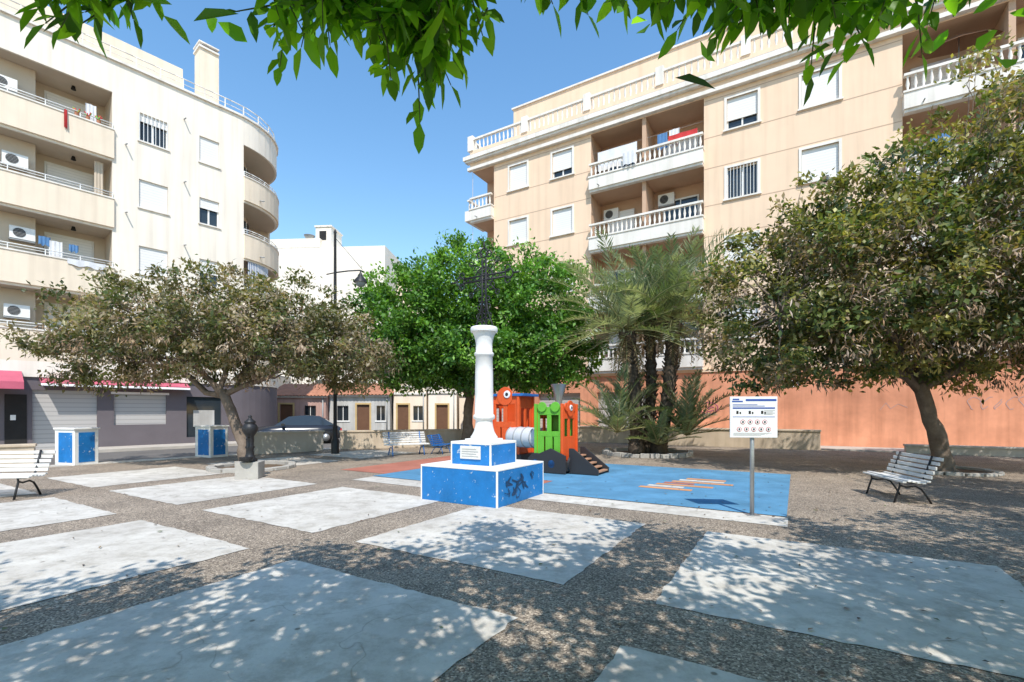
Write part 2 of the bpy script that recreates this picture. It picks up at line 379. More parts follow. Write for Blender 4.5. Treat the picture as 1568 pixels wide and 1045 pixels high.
vs=[(5.6,.6,f+2.5)]+[(5.6+1.3*math.cos(t*PI/4),.6+.55*math.sin(t*PI/4),f+2.08) for t in range(8)]
o.add('parasol',M['canvas'],vs,[(0,1+k,1+(k+1)%8) for k in range(8)])
o.box('cornice',M['trim'],X0-.25,X1,-.25,.0,17.18,17.36)
o.box('cornice',M['peach'],X0-.12,X1,-.12,.0,17.36,17.66)
o.box('cornice',M['trim'],X0-.36,X1,-.36,-.002,17.66,17.78)
o.box('cornice',M['trim'],X0-.45,X1,-.45,.001,17.78,18.02)
o.box('roof_slab',M['conc'],X0-.3,X1,-.3,14,18.02,18.14)
o.box('roof_parapet',M['peach'],X0-.1,X1,-.15,.05,18.14,18.45)
for x in range(0,10):
    a=X0-.05+x*4.0; b=a+4.0
    o.box('balustrade_posts',M['trim'],a-.2,a+.2,-.22,.12,18.45,19.4); baluster_row(o,a+.2,b-.2,-.05,18.45,.8,.3)
baluster_row(o,.15,8,0,18.45,.8,.3,along='y',fx=X0-.05)
o.box('attic',M['peach'],X0+1.3,X1,3.0,14,18.14,22.4)
o.box('attic_coping',M['trim'],X0+1.2,X1,2.9,14.1,22.4,22.5)
o.add('walls',M['peach'],[(X0,1.7,3.62),(X0,14,3.62),(X0,14,18.05),(X0,1.7,18.05)],[(0,3,2,1)])
o.add('walls',M['orange'],[(X0-.001,-.03,0),(X0-.001,14,0),(X0-.001,14,3.62),(X0-.001,-.03,3.62)],[(0,3,2,1)])
o.box('walls',M['peach'],X0,X1,13.9,14,0,18.05); o.box('walls',M['peach'],X1,X1+.1,0,14,0,18.05)
for i,f in enumerate(floors):
    zt=(floors[i+1] if i<3 else 18.0)
    o.add('walls',M['peach'],[(X0,0,f+2.82),(X0,1.7,f+2.82),(X0,1.7,zt),(X0,0,zt)],[(0,3,2,1)])
def stroke(o,m,pts,w=.045,y=-.036):
    for (x0,z0),(x1,z1) in zip(pts[:-1],pts[1:]):
        dx,dz=x1-x0,z1-z0; l=math.hypot(dx,dz) or 1; nx,nz=-dz/l*w/2,dx/l*w/2
        o.add('graffiti',m,[(x0+nx,y,z0+nz),(x1+nx,y,z1+nz),(x1-nx,y,z1-nz),(x0-nx,y,z0-nz)],[(3,2,1,0)])
        y-=.0006
gx,gz=-3.7,1.8
stroke(o,M['graf'],[(gx+.42*math.cos(t),gz+.28*math.sin(t)) for t in np.linspace(0,6.4,16)])
stroke(o,M['graf'],[(gx-.2,gz+.05),(gx-.05,gz+.08),(gx,gz-.05),(gx+.1,gz+.08),(gx+.25,gz+.02)]); stroke(o,M['graf'],[(gx-.22,gz-.1),(gx,gz-.17),(gx+.22,gz-.1)])
for j in range(5):
    x=5.9+j*.36
    stroke(o,M['grafb'],[(x+.17*math.cos(t)*(1+.3*math.sin(3*t+j)),1.95+.24*math.sin(t+j*.9)) for t in np.linspace(j*.5,4.6+j*.3,11)],.025)
stroke(o,M['grafb'],[(3.0,1.7),(3.2,2.0),(3.35,1.75),(3.6,1.95),(3.9,1.8)],.02)
o.box('wall_plaque',M['white'],-.5,.1,-.05,-.031,2.75,3.05); o.box('wall_plaque',M['red'],-.45,.05,-.056,-.051,2.8,2.86)
o.done()
# ------------------------------------------------------------------ left apartment building
R=3.2; XA=7.3; XB=XA+R*PI/2
def arc(x,y,z):
    if x<=XA or y>3.1: return (x,y,z)
    if x<=XB:
        t=(x-XA)/R; r=R-y; return (XA+r*math.sin(t),R-r*math.cos(t),z)
    return (XA+R-y,R+(x-XB),z)
o=Obj('apartment_building',(-18.95,18.7,-.12),math.atan2(.762,.648),fn=arc)
segx=[XA+R*PI/2*i/14 for i in range(15)]+[XB+6]
F=[4.12,7.12,10.12,13.12]
holes=[]; wins=[]
for k,f in enumerate(F):
    holes.append((-9,2.45,f+.72,f+2.4,.1)); holes.append((7.75,XB+.3,f+.72,f+2.4,.1))
    for i,(a,b) in enumerate(((3.38,4.46),(5.74,6.6))):
        holes.append((a,b,f+.72,f+1.98,.2)); wins.append((a,b,f+.72,f+1.98,[[.3,.6],[1,.5],[1,.35],[.25,1]][k][i],(k==3 and i==0)))
facade(o,'walls',M['creamwhite'],-12,XB+6,3.3,16.9,holes,segx=segx)
for w in wins: window(o,w[0],w[1],w[2],w[3],w[4],w[5],surround=False)
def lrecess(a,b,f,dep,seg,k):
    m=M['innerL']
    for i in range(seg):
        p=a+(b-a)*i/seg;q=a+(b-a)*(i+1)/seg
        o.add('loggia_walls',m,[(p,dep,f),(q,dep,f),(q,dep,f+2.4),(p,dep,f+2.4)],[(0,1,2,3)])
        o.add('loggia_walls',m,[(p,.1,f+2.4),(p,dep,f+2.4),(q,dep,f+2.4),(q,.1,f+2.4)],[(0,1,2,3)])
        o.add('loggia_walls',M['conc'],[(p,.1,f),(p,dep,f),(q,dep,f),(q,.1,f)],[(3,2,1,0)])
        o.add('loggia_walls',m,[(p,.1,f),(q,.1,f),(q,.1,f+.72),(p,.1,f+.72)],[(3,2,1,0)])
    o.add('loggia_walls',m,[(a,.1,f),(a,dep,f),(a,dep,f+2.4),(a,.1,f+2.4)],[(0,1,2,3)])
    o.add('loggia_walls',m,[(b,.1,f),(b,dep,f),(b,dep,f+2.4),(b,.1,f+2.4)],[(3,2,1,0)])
    o.box('balcony_bands',M['cream'],a-.0,b+.05,-.10,-.001,f-.5,f+.72,max(1,seg))
    o.box('balcony_bands',M['trim'],a-.02,b+.07,-.13,.12,f+.721,f+.78,max(1,seg))
    n=max(2,seg); rp=[a+(b-a)*i/n for i in range(n+1)]
    for dz in (0,-.1):
        for i in range(n): o.tube('balcony_rails',M['white'],[(rp[i],-.04,f+1.0+dz),(rp[i+1],-.04,f+1.0+dz)],.022 if dz==0 else .012,6)
    np_=int((b-a)/1.0)
    for i in range(np_+1):
        x=a+(b-a)*i/np_; o.box('balcony_rails',M['white'],x-.015,x+.015,-.055,-.025,f+.78,f+1.0)
for k,f in enumerate(F):
    lrecess(-9,2.45,f,1.6,1,k); lrecess(7.75,XB+.3,f,1.5,12,k)
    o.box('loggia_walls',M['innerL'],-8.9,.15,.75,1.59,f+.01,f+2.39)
    o.box('balcony_doors',M['shutter'],.55,2.0,1.5,1.555,f+.02,f+2.05); o.box('balcony_doors',M['white'],.48,2.07,1.56,1.595,f+.02,f+2.15)
    o.box('balcony_doors',M['glass'],9.0,10.6,1.40,1.45,f+.02,f+2.1,5); o.box('balcony_doors',M['white'],9.7,9.76,1.36,1.395,f+.02,f+2.1)
    if k!=3: ac_unit(o,[-.75,-.6,-.8][k],.74,f+1.15+[.1,.2,.05][k],.72,.48)
    else: ac_unit(o,-1.1,.74,f+1.1,.72,.48)
    o.box('downpipe',M['grey'],-1.5,-1.42,.66,.74,f+.02,f+2.38)
    o.tube('drain_spouts',M['grey'],[(2.9,-.02,f+.3),(2.9,-.3,f+.24)],.03,6); o.tube('drain_spouts',M['grey'],[(5.1,-.02,f+2.45),(5.1,-.3,f+2.4)],.03,6)
    o.tube('drain_spouts',M['grey'],[(8.6,-.1,f-.2),(8.6,-.4,f-.26)],.03,6)
    o.tube('balcony_lamp',M['dark'],[(1.3,.8,f+2.4),(1.3,.8,f+2.25)],[.05,.09],8)
o.box('balcony_blind',M['bcloth'],8.0,9.4,.02,.05,F[1]+.9,F[1]+2.38,6)
for i in range(14): o.box('balcony_blind',M['cloth'],8.0+i*.1,8.05+i*.1,.0,.018,F[1]+.9,F[1]+2.38)
cloth(o,M['cloth'],1.6,1.95,.2,F[3]+.6,F[3]+1.6); cloth(o,M['cloth'],.5,.9,.3,F[1]+.5,F[1]+1.5); cloth(o,M['bcloth'],.2,.55,.3,F[1]+1.25,F[1]+1.6); cloth(o,M['bcloth'],1.1,1.4,.3,F[1]+1.2,F[1]+1.5)
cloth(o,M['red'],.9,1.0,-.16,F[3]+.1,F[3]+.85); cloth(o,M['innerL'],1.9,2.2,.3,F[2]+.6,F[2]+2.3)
cloth(o,M['cloth'],1.0,2.2,-.16,F[1]+.55,F[1]+.8)
# flower pots on the top balcony
for k in range(3):
    px=1.3+.35*k; o.lathe('flower_pots',M['tile'],[(.06,F[3]+.78),(.08,F[3]+.93)],px,-.02,10)
    for q in range(14):
        a=random.uniform(0,6.28); o.tube('flower_pots',M['tgreen'] if q%2 else M['red'],[(px,-.02,F[3]+.92),(px+.12*math.cos(a),-.02+.08*math.sin(a),F[3]+1.0+random.random()*.14)],[.012,.02],4)
gh=[(0,1.95,0,2.5,.15),(2.5,4.4,1.05,2.4,.15),(5.2,6.7,.4,2.35,.15),(-3,-1,0,2.5,.15)]
facade(o,'ground_floor_wall',M['mauve'],-12,XB+6,0,3.0,gh,y=-.02,segx=segx)
o.box('ground_floor_band',M['creamwhite'],-12,XB,-.10,.0,3.0,3.62,24)
o.box('roller_doors',M['gshutter'],0,1.95,.08,.13,0,2.5); o.box('roller_doors',M['gshutter'],2.5,4.4,.08,.13,1.05,2.4)
o.box('shop_window',M['glass'],5.2,6.7,.08,.13,.4,2.35); o.box('shop_window',M['greywall'],5.5,6.4,.05,.079,.9,1.7)
o.box('shop_window',M['white'],2.4,4.5,-.05,-.021,2.4,2.5); o.box('roller_doors',M['glass'],-3,-1,.08,.13,0,2.5)
o.box('door_panel',M['dark'],-.75,-.15,-.04,-.021,.1,2.3); o.box('door_panel',M['white'],-.6,-.45,-.05,-.041,1.3,1.5)
def slope_box(part,m,x0,x1,ya,za,yb,zb,t):
    o.add(part,m,[(x0,ya,za),(x1,ya,za),(x1,yb,zb),(x0,yb,zb),(x0,ya,za-t),(x1,ya,za-t),(x1,yb,zb-t),(x0,yb,zb-t)],[(0,3,2,1),(4,5,6,7),(0,1,5,4),(1,2,6,5),(2,3,7,6),(3,0,4,7)])
slope_box('awning',M['pink'],-7,-.3,-.1,3.2,-1.1,2.75,.04); slope_box('awning',M['pink'],-7,-.3,-1.1,2.75,-1.14,2.5,.03)
slope_box('awning',M['pink'],.2,5.2,-.02,2.98,-.55,2.78,.04); slope_box('awning',M['white'],.2,5.2,-.55,2.74,-.58,2.68,.03)
o.box('roof_slab',M['conc'],-12,XB+6,.3,3.1,16.5,16.6,24); o.box('roof_slab',M['conc'],-12,XA+R,3.12,14,16.5,16.6)
o.box('roof_coping',M['trim'],-12,XB+6,-.10,.28,16.9,17.0,40)
for z,r in ((17.55,.025),(17.3,.015)):
    pts=[(-12,.1,z)]+[(x,.1,z) for x in np.linspace(0,XB+6,24)]
    for i in range(len(pts)-1): o.tube('roof_railing',M['trim'],[pts[i],pts[i+1]],r,6)
for x in np.arange(-12,XB+6,.9): o.box('roof_railing',M['trim'],x-.02,x+.02,.08,.12,17.0,17.55)
o.box('penthouse',M['cream'],-12,5.9,3.2,12,16.6,19.9)
o.box('penthouse',M['cream'],5.9,7.4,4.2,12,16.6,19.0)
o.box('chimney',M['cream'],6.4,7.3,2.2,3.05,16.6,20.9); o.box('chimney',M['trim'],6.34,7.29,2.12,3.09,20.9,21.0); o.box('chimney',M['dark'],6.55,7.2,2.3,2.95,21.0,21.15); o.box('chimney',M['trim'],6.34,7.29,2.12,3.09,21.15,21.22)
o.done()
# ------------------------------------------------------------------ background buildings
o=Obj('party_wall_building',(-17.6,47,-.12),math.radians(-4))
o.box('walls',M['creamwhite'],-8,5.1,0,12,0,18.0)
o.box('walls',M['creamwhite'],-8,-1.5,-.02,3,18.0,18.9)
o.box('stair_tower',M['creamwhite'],-2.2,-.6,.5,3,18.0,20.2); o.box('stair_tower',M['trim'],-2.3,-.5,.4,3.1,20.2,20.35); o.box('stair_tower',M['dark'],-1.8,-1.1,.46,.5,18.9,19.8)
o.box('lower_wing',M['cream'],5.1,8.0,4,12,0,15.4)
o.tube('aerial',M['steel'],[(6.5,5,15.4),(6.5,5,17.6)],.03,6)
for i in range(5): o.tube('aerial',M['steel'],[(6.1,5,17.5-i*.18),(6.9,5,17.5-i*.18)],.015,4)
o.lathe('satellite_dish',M['grey'],[(.05,19.0),(.4,19.15),(.55,19.4)],-2.9,.6,14)
for f in (3.5,6.6):
    for x in (-6,-2,2): o.box('windows',M['glass'],x,x+1.2,-.04,-.01,f,f+1.3)
o.done()
def house(name,cx,y,w,h,m,roof,doors,wins,rz=0,d=6):
    o=Obj(name,(cx,y,-.12),rz)
    holes=[(a,b,0,2.15,.15) for a,b in doors]+[(a,b,1.0,2.05,.15) for a,b in wins]
    facade(o,'walls',m,-w/2,w/2,0,h,holes)
    o.box('walls',m,-w/2,-w/2+.1,.16,d,0,h); o.box('walls',m,w/2-.1,w/2,.16,d,0,h); o.box('walls',m,-w/2+.1,w/2-.1,d-.1,d,0,h)
    for a,b in doors:
        o.box('doors',M['door'],a,b,.12,.17,0,2.15)
        for u,v in ((a-.12,a),(b,b+.12)): o.box('trim',M['yellow'],u,v,-.03,.02,0,2.27)
        o.box('trim',M['yellow'],a,b,-.028,.02,2.15,2.265)
    for a,b in wins:
        o.box('window_glass',M['glass'],a,b,.12,.15,1.0,2.05); o.box('window_frames',M['white'],(a+b)/2-.03,(a+b)/2+.03,.09,.118,1,2.05)
        for k in range(6):
            x=a+(b-a)*(k+.5)/6; o.box('window_grille',M['iron'],x-.012,x+.012,-.03,-.01,.95,2.1)
        o.box('trim',M['white'],a-.1,b+.1,-.05,.02,.9,.99)
    if roof=='tile':
        n=int(w/.22); vs=[];fs=[]
        for i in range(n*2+1):
            x=-w/2-.2+(w+.4)*i/(n*2); dz=.06 if i%2 else 0
            vs+=[(x,-.35,h+dz-.02),(x,3,h+1.0+dz),(x,6.3,h+dz)]
        for i in range(n*2): a=i*3; fs+=[(a,a+3,a+4,a+1),(a+1,a+4,a+5,a+2)]
        o.add('tiled_roof',M['tile'],vs,fs,True)
        o.box('eaves',M['trim'],-w/2-.1,w/2+.1,-.2,.0,h-.12,h-.03)
        for s in (-w/2,w/2): o.add('walls',m,[(s,0,h),(s,6,h),(s,3,h+.97)],[(0,1,2)])
    else:
        o.box('parapet',m,-w/2,w/2,-.0,.25,h,h+.35); o.box('parapet',M['trim'],-w/2-.06,w/2+.06,-.06,.3,h+.35,h+.45); o.box('cornice',M['trim'],-w/2,w/2,-.1,-.001,h-.2,h-.05)
        o.box('roof',M['conc'],-w/2,w/2,.25,d,h,h+.1)
    o.tube('downpipe',M['grey'],[(w/2-.2,-.06,0),(w/2-.2,-.06,h)],.05,6)
    o.done()
house('tiled_roof_house',-15.2,33.5,4.0,2.75,M['pinkwall'],'tile',[(-1.2,-.3)],[(.5,1.3)],.05)
house('tiled_roof_house',-11.0,34.2,4.3,2.85,M['greywall'],'tile',[(-.2,.7)],[(-1.6,-.8),(1.2,1.8)],.05)
house('town_house',-7.55,35,2.4,3.1,M['cream'],'flat',[(-.9,-.1)],[(.25,.95)],.04)
house('town_house',-5.2,35.4,2.1,3.2,M['creamwhite'],'flat',[(-.45,.4)],[],.04)
house('town_house',-1.9,36.0,4.2,3.0,M['cream'],'flat',[(-1.6,-.8)],[(-.2,.7),(1.1,1.8)],.04)
house('town_house',4.5,37.5,8,3.3,M['greywall'],'flat',[(1.5,2.4)],[(-3,-2),(-.5,.4)],.03)
house('town_house',-23,35,8,4.5,M['cream'],'flat',[(1.5,2.4)],[(-3,-2),(-.5,.4)],.03)
# ------------------------------------------------------------------ ground
def sheet(name,m,pts,z):
    me=bpy.data.meshes.new(name); me.from_pydata([(x,y,z) for x,y in pts],[],[tuple(range(len(pts)))]); me.materials.append(m)
    ob=bpy.data.objects.new(name,me); sc.collection.objects.link(ob); return ob
sheet('ground',M['asphalt'],[(-400,-400),(400,-400),(400,400),(-400,400)],-.12)
LD=(.648,.762); LO=(.762,-.648)
def L(s,out): return (-18.95+LD[0]*s+LO[0]*out, 18.7+LD[1]*s+LO[1]*out)
def Wp(a,b): return W(a,b)[:2]
plaza=[L(-30,8.2),(-24,-25),(40,-25),Wp(30,22.2),Wp(-10.4,22.2),(-2.2,22.0),L(9.0,8.2)][::-1]
o=Obj('plaza_paving')
n=len(plaza)
def area(p): return sum(p[i][0]*p[(i+1)%len(p)][1]-p[(i+1)%len(p)][0]*p[i][1] for i in range(len(p)))
if area(plaza)<0: plaza=plaza[::-1]
o.add('paving_surface',M['agg'],[(x,y,0) for x,y in plaza],[tuple(range(n))])
o.add('kerb_edge',M['conc'],[(x,y,0) for x,y in plaza]+[(x,y,-.12) for x,y in plaza],[(i,n+i,n+(i+1)%n,(i+1)%n) for i in range(n)])
o.done()
def inpoly(x,y,p):
    c=False
    for i in range(len(p)):
        x0,y0=p[i];x1,y1=p[i-1]
        if (y0>y)!=(y1>y) and x<(x1-x0)*(y-y0)/(y1-y0)+x0: c=not c
    return c
o=Obj('kerb')
a0,a1=L(-30,8.2),L(9,8.2); b0,b1=L(-30,8.7),L(9,8.7)
o.add('kerb_stones',M['slab'],[(*a0,.02),(*a1,.02),(*b1,.02),(*b0,.02),(*b0,.0),(*b1,.0)],[(0,3,2,1),(3,4,5,2)])
o.done()
sw=Obj('sidewalk')
def strip(o,part,m,p,z0,z1):
    if area(p)<0: p=p[::-1]
    n=len(p); o.add(part,m,[(x,y,z1) for x,y in p]+[(x,y,z0) for x,y in p],[tuple(range(n))]+[(i,n+i,n+(i+1)%n,(i+1)%n) for i in range(n)])
strip(sw,'left_pavement',M['side'],[L(-20,0),L(9,0),L(9,1.9),L(-20,1.9)],-.12,.0)
strip(sw,'right_pavement',M['side'],[Wp(-20,24.96),Wp(24,24.96),Wp(24,22.9),Wp(-20,22.9)],-.12,.01)
sw.done()
o=Obj('concrete_slab_paving')
for i in range(-6,6):
    for j in range(-2,7):
        a0=-.96+3.4*i-.0; a1=a0+2.63; b0=.37+3.375*j; b1=b0+2.6
        if j>=2 and a1>-9.0: continue
        c=[Wp(a0,b0),Wp(a1,b0),Wp(a1,b1),Wp(a0,b1)]
        if not all(inpoly(x,y,plaza) for x,y in c): continue
        if any(((x+18.95)*LO[0]+(y-18.7)*LO[1])<8.9 for x,y in c): continue
        pts=[]
        for (xa,ya),(xb,yb) in zip(c,c[1:]+c[:1]):
            K=26
            for t in range(K):
                u=t/K; pts.append((xa+(xb-xa)*u+random.gauss(0,.009),ya+(yb-ya)*u+random.gauss(0,.009),.006))
        o.add('slabs',M['slab'],pts,[tuple(range(len(pts)))])
c=[Wp(-8.4,7.12),Wp(-.1,7.12),Wp(-.1,7.74),Wp(-8.4,7.74)]
o.add('border_strip',M['slab'],[(x,y,.006) for x,y in c],[(0,1,2,3)])
o.done()
o=Obj('playground_surface')
def rub(part,m,a0,a1,b0,b1,z):
    c=[Wp(a0,b0),Wp(a1,b0),Wp(a1,b1),Wp(a0,b1)]; o.add(part,m,[(x,y,z) for x,y in c],[(0,1,2,3)])
rub('blue_area',M['bluerub'],-8.5,-.12,7.8,13.1,.008); rub('red_area',M['redrub'],-10.1,-8.52,8.2,12.8,.008); rub('red_area',M['redrub'],-6.2,-4.5,8.2,9.2,.012)
for k,(m_,w_) in enumerate([('orrub',1.0),('slab',.7),('orrub',1.1),('redrub',.6),('orrub',1.2),('slab',.9),('orrub',.8)]):
    rub('hopscotch',M[m_],-2.7+.10*k,-2.7+.10*k+w_,9.35+.27*k,9.35+.27*k+.2,.012)
o.done()
def lowwall(p,q,h,t=.3,z=0,m=None,cap=True):
    d=Vector((q[0]-p[0],q[1]-p[1])); l=d.length; o=Obj('low_wall',(p[0],p[1],z),math.atan2(d.y,d.x))
    o.box('wall',m or M['beige'],0,l,-t/2,t/2,0,h)
    if cap: o.box('coping',m or M['beige'],-.03,l+.03,-t/2-.04,t/2+.04,h,h+.07)
    o.done(.01)
lowwall((-18.5,8.6),(-13.2,13.1),.55); lowwall((-9.1,16.6),(-7.35,18.3),.72,m=M['side']); lowwall((-6.9,19.0),(-1.2,21.2),.68)
lowwall(Wp(-9.6,22.25),Wp(.8,22.25),.72,.45); lowwall(Wp(3.4,22.25),Wp(16,22.25),.25,.3,m=M['side'])
# ------------------------------------------------------------------ monument
mx,my=-.495,8.4
I=M['iron']
o=Obj('wayside_cross_monument',(mx,my,0),RZ)
def tier(s,z0,z1,tb_=.03):
    o.box('pedestal',M['blue'],-s,s,-s,s,z0,z1-tb_)
    t=.026
    for sx in (-1,1):
        for sy in (-1,1):
            o.box('white_edges',M['white'],sx*s-t if sx>0 else -s-.003,s+.003 if sx>0 else -s+t,sy*s-t if sy>0 else -s-.003,s+.003 if sy>0 else -s+t,z0,z1-tb_)
    o.box('white_edges',M['white'],-s-.004,s+.004,-s-.004,s+.004,z1-tb_,z1)
tier(.78,0,.60); tier(.415,.601,.99,.045)
o.box('plaque',M['wood'],-.2,.22,-.44,-.416,.70,.92)
for k in range(4): o.box('plaque_text',M['grey'],-.16,.18-.04*(k%2),-.443,-.4405,.74+.04*k,.752+.04*k)
# scrawled tags and smudges on the right-hand face
def gst(pts,w=.03,off=.785):
    for q,((y0,z0),(y1,z1)) in enumerate(zip(pts[:-1],pts[1:])):
        dy,dz=y1-y0,z1-z0; l=math.hypot(dy,dz) or 1; ny,nz=-dz/l*w/2,dy/l*w/2; xx=off+.0004*q
        o.add('graffiti',M['grafd'],[(xx,y0+ny,z0+nz),(xx,y1+ny,z1+nz),(xx,y1-ny,z1-nz),(xx,y0-ny,z0-nz)],[(0,1,2,3)])
rg=random.Random(11)
for k,(cy,cz,n_,r_,w_) in enumerate([(-.42,.36,9,.10,.022),(-.30,.27,8,.13,.03),(-.08,.36,10,.10,.025),(.12,.30,8,.12,.018),(-.18,.18,7,.10,.014),(.32,.40,6,.07,.014),(-.5,.2,6,.08,.012)]):
    p=[(cy,cz)]
    for q in range(n_):
        a=rg.uniform(0,6.28); p.append((cy+r_*math.cos(a)*1.1,min(.5,max(.06,cz+r_*math.sin(a)))))
    gst(p,w_,.785+.004*k*.3)
o.box('column',M['white'],-.24,.24,-.24,.24,.99,1.03)
o.lathe('column',M['white'],[(.24,1.031),(.24,1.06),(.21,1.10),(.18,1.16),(.16,1.25),(.152,1.33),(.152,1.36),(.185,1.375),(.195,1.41),(.185,1.445),(.165,1.46),(.163,1.8),(.158,2.2),(.148,2.48),(.168,2.495),(.175,2.52),(.168,2.545),(.148,2.56),(.145,2.70),(.155,2.76),(.175,2.84),(.20,2.89),(.21,2.91)],0,0,32)
o.lathe('column',M['white'],[(.235,2.911),(.24,2.93),(.24,2.98),(.225,3.0)],0,0,32)
T='iron_cross'
def tb(pts,r=.017): o.tube(T,I,[(x*1.0,0,z) for x,z in pts],r,6)
zc=3.88
for dx in (-.04,.04): tb([(dx,2.99),(dx,4.22)])
for dz in (-.04,.04): tb([(-.44,zc+dz),(.44,zc+dz)])
zz=3.0; s=1
while zz<4.15: tb([(-.04*s,zz),(.04*s,zz+.07)],.010); zz+=.07; s=-s
xx=-.42; s=1
while xx<.42: tb([(xx,zc-.04*s),(xx+.07,zc+.04*s)],.010); xx+=.07; s=-s
def ring(cx,cz,r,a0=0,a1=2*PI,rad=.013,n=14): tb([(cx+r*math.cos(a0+(a1-a0)*i/n),cz+r*math.sin(a0+(a1-a0)*i/n)) for i in range(n+1)],rad)
ends=[(0,4.32,0,1),(-.52,zc,-1,0),(.52,zc,1,0)]
for ex,ez,dx,dz in ends:
    ring(ex,ez,.08)
    nx,nz=-dz,dx
    for sgn in (-1,1): ring(ex+nx*sgn*.10-dx*.03,ez+nz*sgn*.10-dz*.03,.055,rad=.011)
    tb([(ex+dx*.07,ez+dz*.07),(ex+dx*.20,ez+dz*.20)],.016)
for sx in (-1,1):
    for sz in (-1,1):
        tb([(sx*.05,zc+sz*.05),(sx*.28,zc+sz*.28)],.010); ring(sx*.15,zc+sz*.15,.07,rad=.008); ring(sx*.28,zc+sz*.28,.04,rad=.010)
ring(0,zc,.19,rad=.012); ring(0,zc,.08,rad=.014)
for k,z in enumerate((3.06,3.2,3.36,3.5)):
    for sx in (-1,1): ring(sx*(.11-.012*k),z,.062-.006*k,rad=.010)
for sx in (-1,1): tb([(sx*.20,3.0),(sx*.15,3.1),(sx*.07,3.3),(sx*.05,3.5)],.012)
o.done(.006,['pedestal','white_edges','plaque'])
# ------------------------------------------------------------------ playground train
o=Obj('playground_train',(1.12,11.95,0),RZ)
def cabin(x0,x1,y0,y1,z0,z1,mf,mr,roof=None):
    t=.04
    def panel(part,m,axis,c,u0,u1,holes,t=t):
        us=sorted({u0,u1,*[h for H in holes for h in H[:2]]}); zs=sorted({z0,z1,*[h for H in holes for h in H[2:]]})
        for i in range(len(us)-1):
            for j in range(len(zs)-1):
                cu=(us[i]+us[i+1])/2; cz=(zs[j]+zs[j+1])/2
                if any(H[0]<cu<H[1] and H[2]<cz<H[3] for H in holes): continue
                if axis=='y': o.box(part,m,us[i],us[i+1],c,c+t,zs[j],zs[j+1])
                else: o.box(part,m,c,c+t,us[i],us[i+1],zs[j],zs[j+1])
    H=z1-z0; w=x1-x0; d=y1-y0
    wf=[(x0+w*.14,x0+w*.42,z0+H*.55,z0+H*.85),(x0+w*.58,x0+w*.86,z0+H*.55,z0+H*.85),(x0+w*.3,x0+w*.36,z0+H*.08,z0+H*.45),(x0+w*.62,x0+w*.68,z0+H*.08,z0+H*.45)]
    panel('cabin_panels',mf,'y',y0,x0+t,x1-t,wf); panel('cabin_panels',mf,'y',y1-t,x0+t,x1-t,[])
    ws=[(y0+d*.16,y0+d*.42,z0+H*.45,z0+H*.78),(y0+d*.55,y0+d*.82,z0+H*.45,z0+H*.78)]
    panel('cabin_panels',mr,'x',x1-t,y0,y1,ws); panel('cabin_panels',mr,'x',x0,y0,y1,ws)
    o.box('cabin_floor',M['tblack'],x0+t,x1-t,y0+t,y1-t,z0,z0+.05)
def disc(part,m,cx,cy,cz,r,axis,th=.03,n=24):
    vs=[]
    for s in (0,1):
        for k in range(n):
            a=2*PI*k/n
            vs.append((cx+r*math.cos(a),cy-th*s,cz+r*math.sin(a)) if axis=='y' else (cx+th*s,cy+r*math.cos(a),cz+r*math.sin(a)))
    fs=[tuple(range(n)),tuple(range(n,2*n))]+[(k,(k+1)%n,n+(k+1)%n,n+k) for k in range(n)]
    o.add(part,m,vs,fs)
cabin(-.36,.36,-.42,.42,.30,1.62,M['tgreen'],M['torange'])
for x in (-.36,.36):
    for y in (-.42,.42): o.box('posts',M['tgreen'] if x<0 else M['torange'],x-.035,x+.035,y-.035,y+.035,.1,1.70)
disc('face_disc',M['torange'],.362,0,1.58,.2,'x',.035); disc('face_disc',M['signw'],.40,0,1.60,.07,'x',.02); disc('face_disc',M['tblack'],.422,-.0,1.60,.03,'x',.01)
for dy in (-.22,.22): disc('face_disc',M['torange'],.362,dy,1.62,.1,'x',.03)
disc('face_disc',M['tgreen'],-.18,-.43,1.62,.12,'y',.03); disc('face_disc',M['tgreen'],.18,-.43,1.62,.12,'y',.03)
o.lathe('chimney_funnel',M['steel'],[(.08,1.55),(.08,1.72),(.10,1.85),(.19,2.18),(.21,2.2),(.19,2.2),(.09,1.85)],.02,.1,24,cap=False)
o.box('cabin_roof',M['tgreen'],-.30,.30,-.36,.36,1.5,1.53)
o.box('chassis',M['tblack'],-.5,.5,-.46,.46,.08,.30)
for x in (-.32,.12): disc('wheels',M['tblack'],x,-.465,.24,.24,'y',.05); disc('wheels',M['tblue'],x,-.52,.24,.10,'y',.02)
for y in (-.25,.25): disc('wheels',M['tblack'],.505,y,.24,.2,'x',.04)
o.add('side_guard',M['tblack'],[(-.62,-.5,.02),(.5,-.5,.02),(.5,-.5,.45),(.1,-.5,.62),(-.4,-.5,.4),(-.62,-.5,.2),(-.62,-.54,.02),(.5,-.54,.02),(.5,-.54,.45),(.1,-.54,.62),(-.4,-.54,.4),(-.62,-.54,.2)],[(0,1,2,3,4,5)[::-1],(6,7,8,9,10,11)]+[(k,(k+1)%6,6+(k+1)%6,6+k) for k in range(6)])
for y in (-.36,.34):
    o.add('ramp_sides',M['tblack'],[(.5,y,.02),(1.25,y,.02),(1.25,y,.14),(.62,y,.62),(.5,y,.62),(.5,y+.04,.02),(1.25,y+.04,.02),(1.25,y+.04,.14),(.62,y+.04,.62),(.5,y+.04,.62)],[(0,1,2,3,4),(9,8,7,6,5)]+[(k,5+k,5+(k+1)%5,(k+1)%5) for k in range(5)])
for k in range(5):
    o.box('ramp_treads',M['stepwood'],.55+.14*k,.67+.14*k,-.32,.34,.40-.085*k,.44-.085*k)
pts=[(-.36,.05,.82),(-1.5,.35,.82)]
o.tube('tunnel',M['silver'],pts,.27,28)
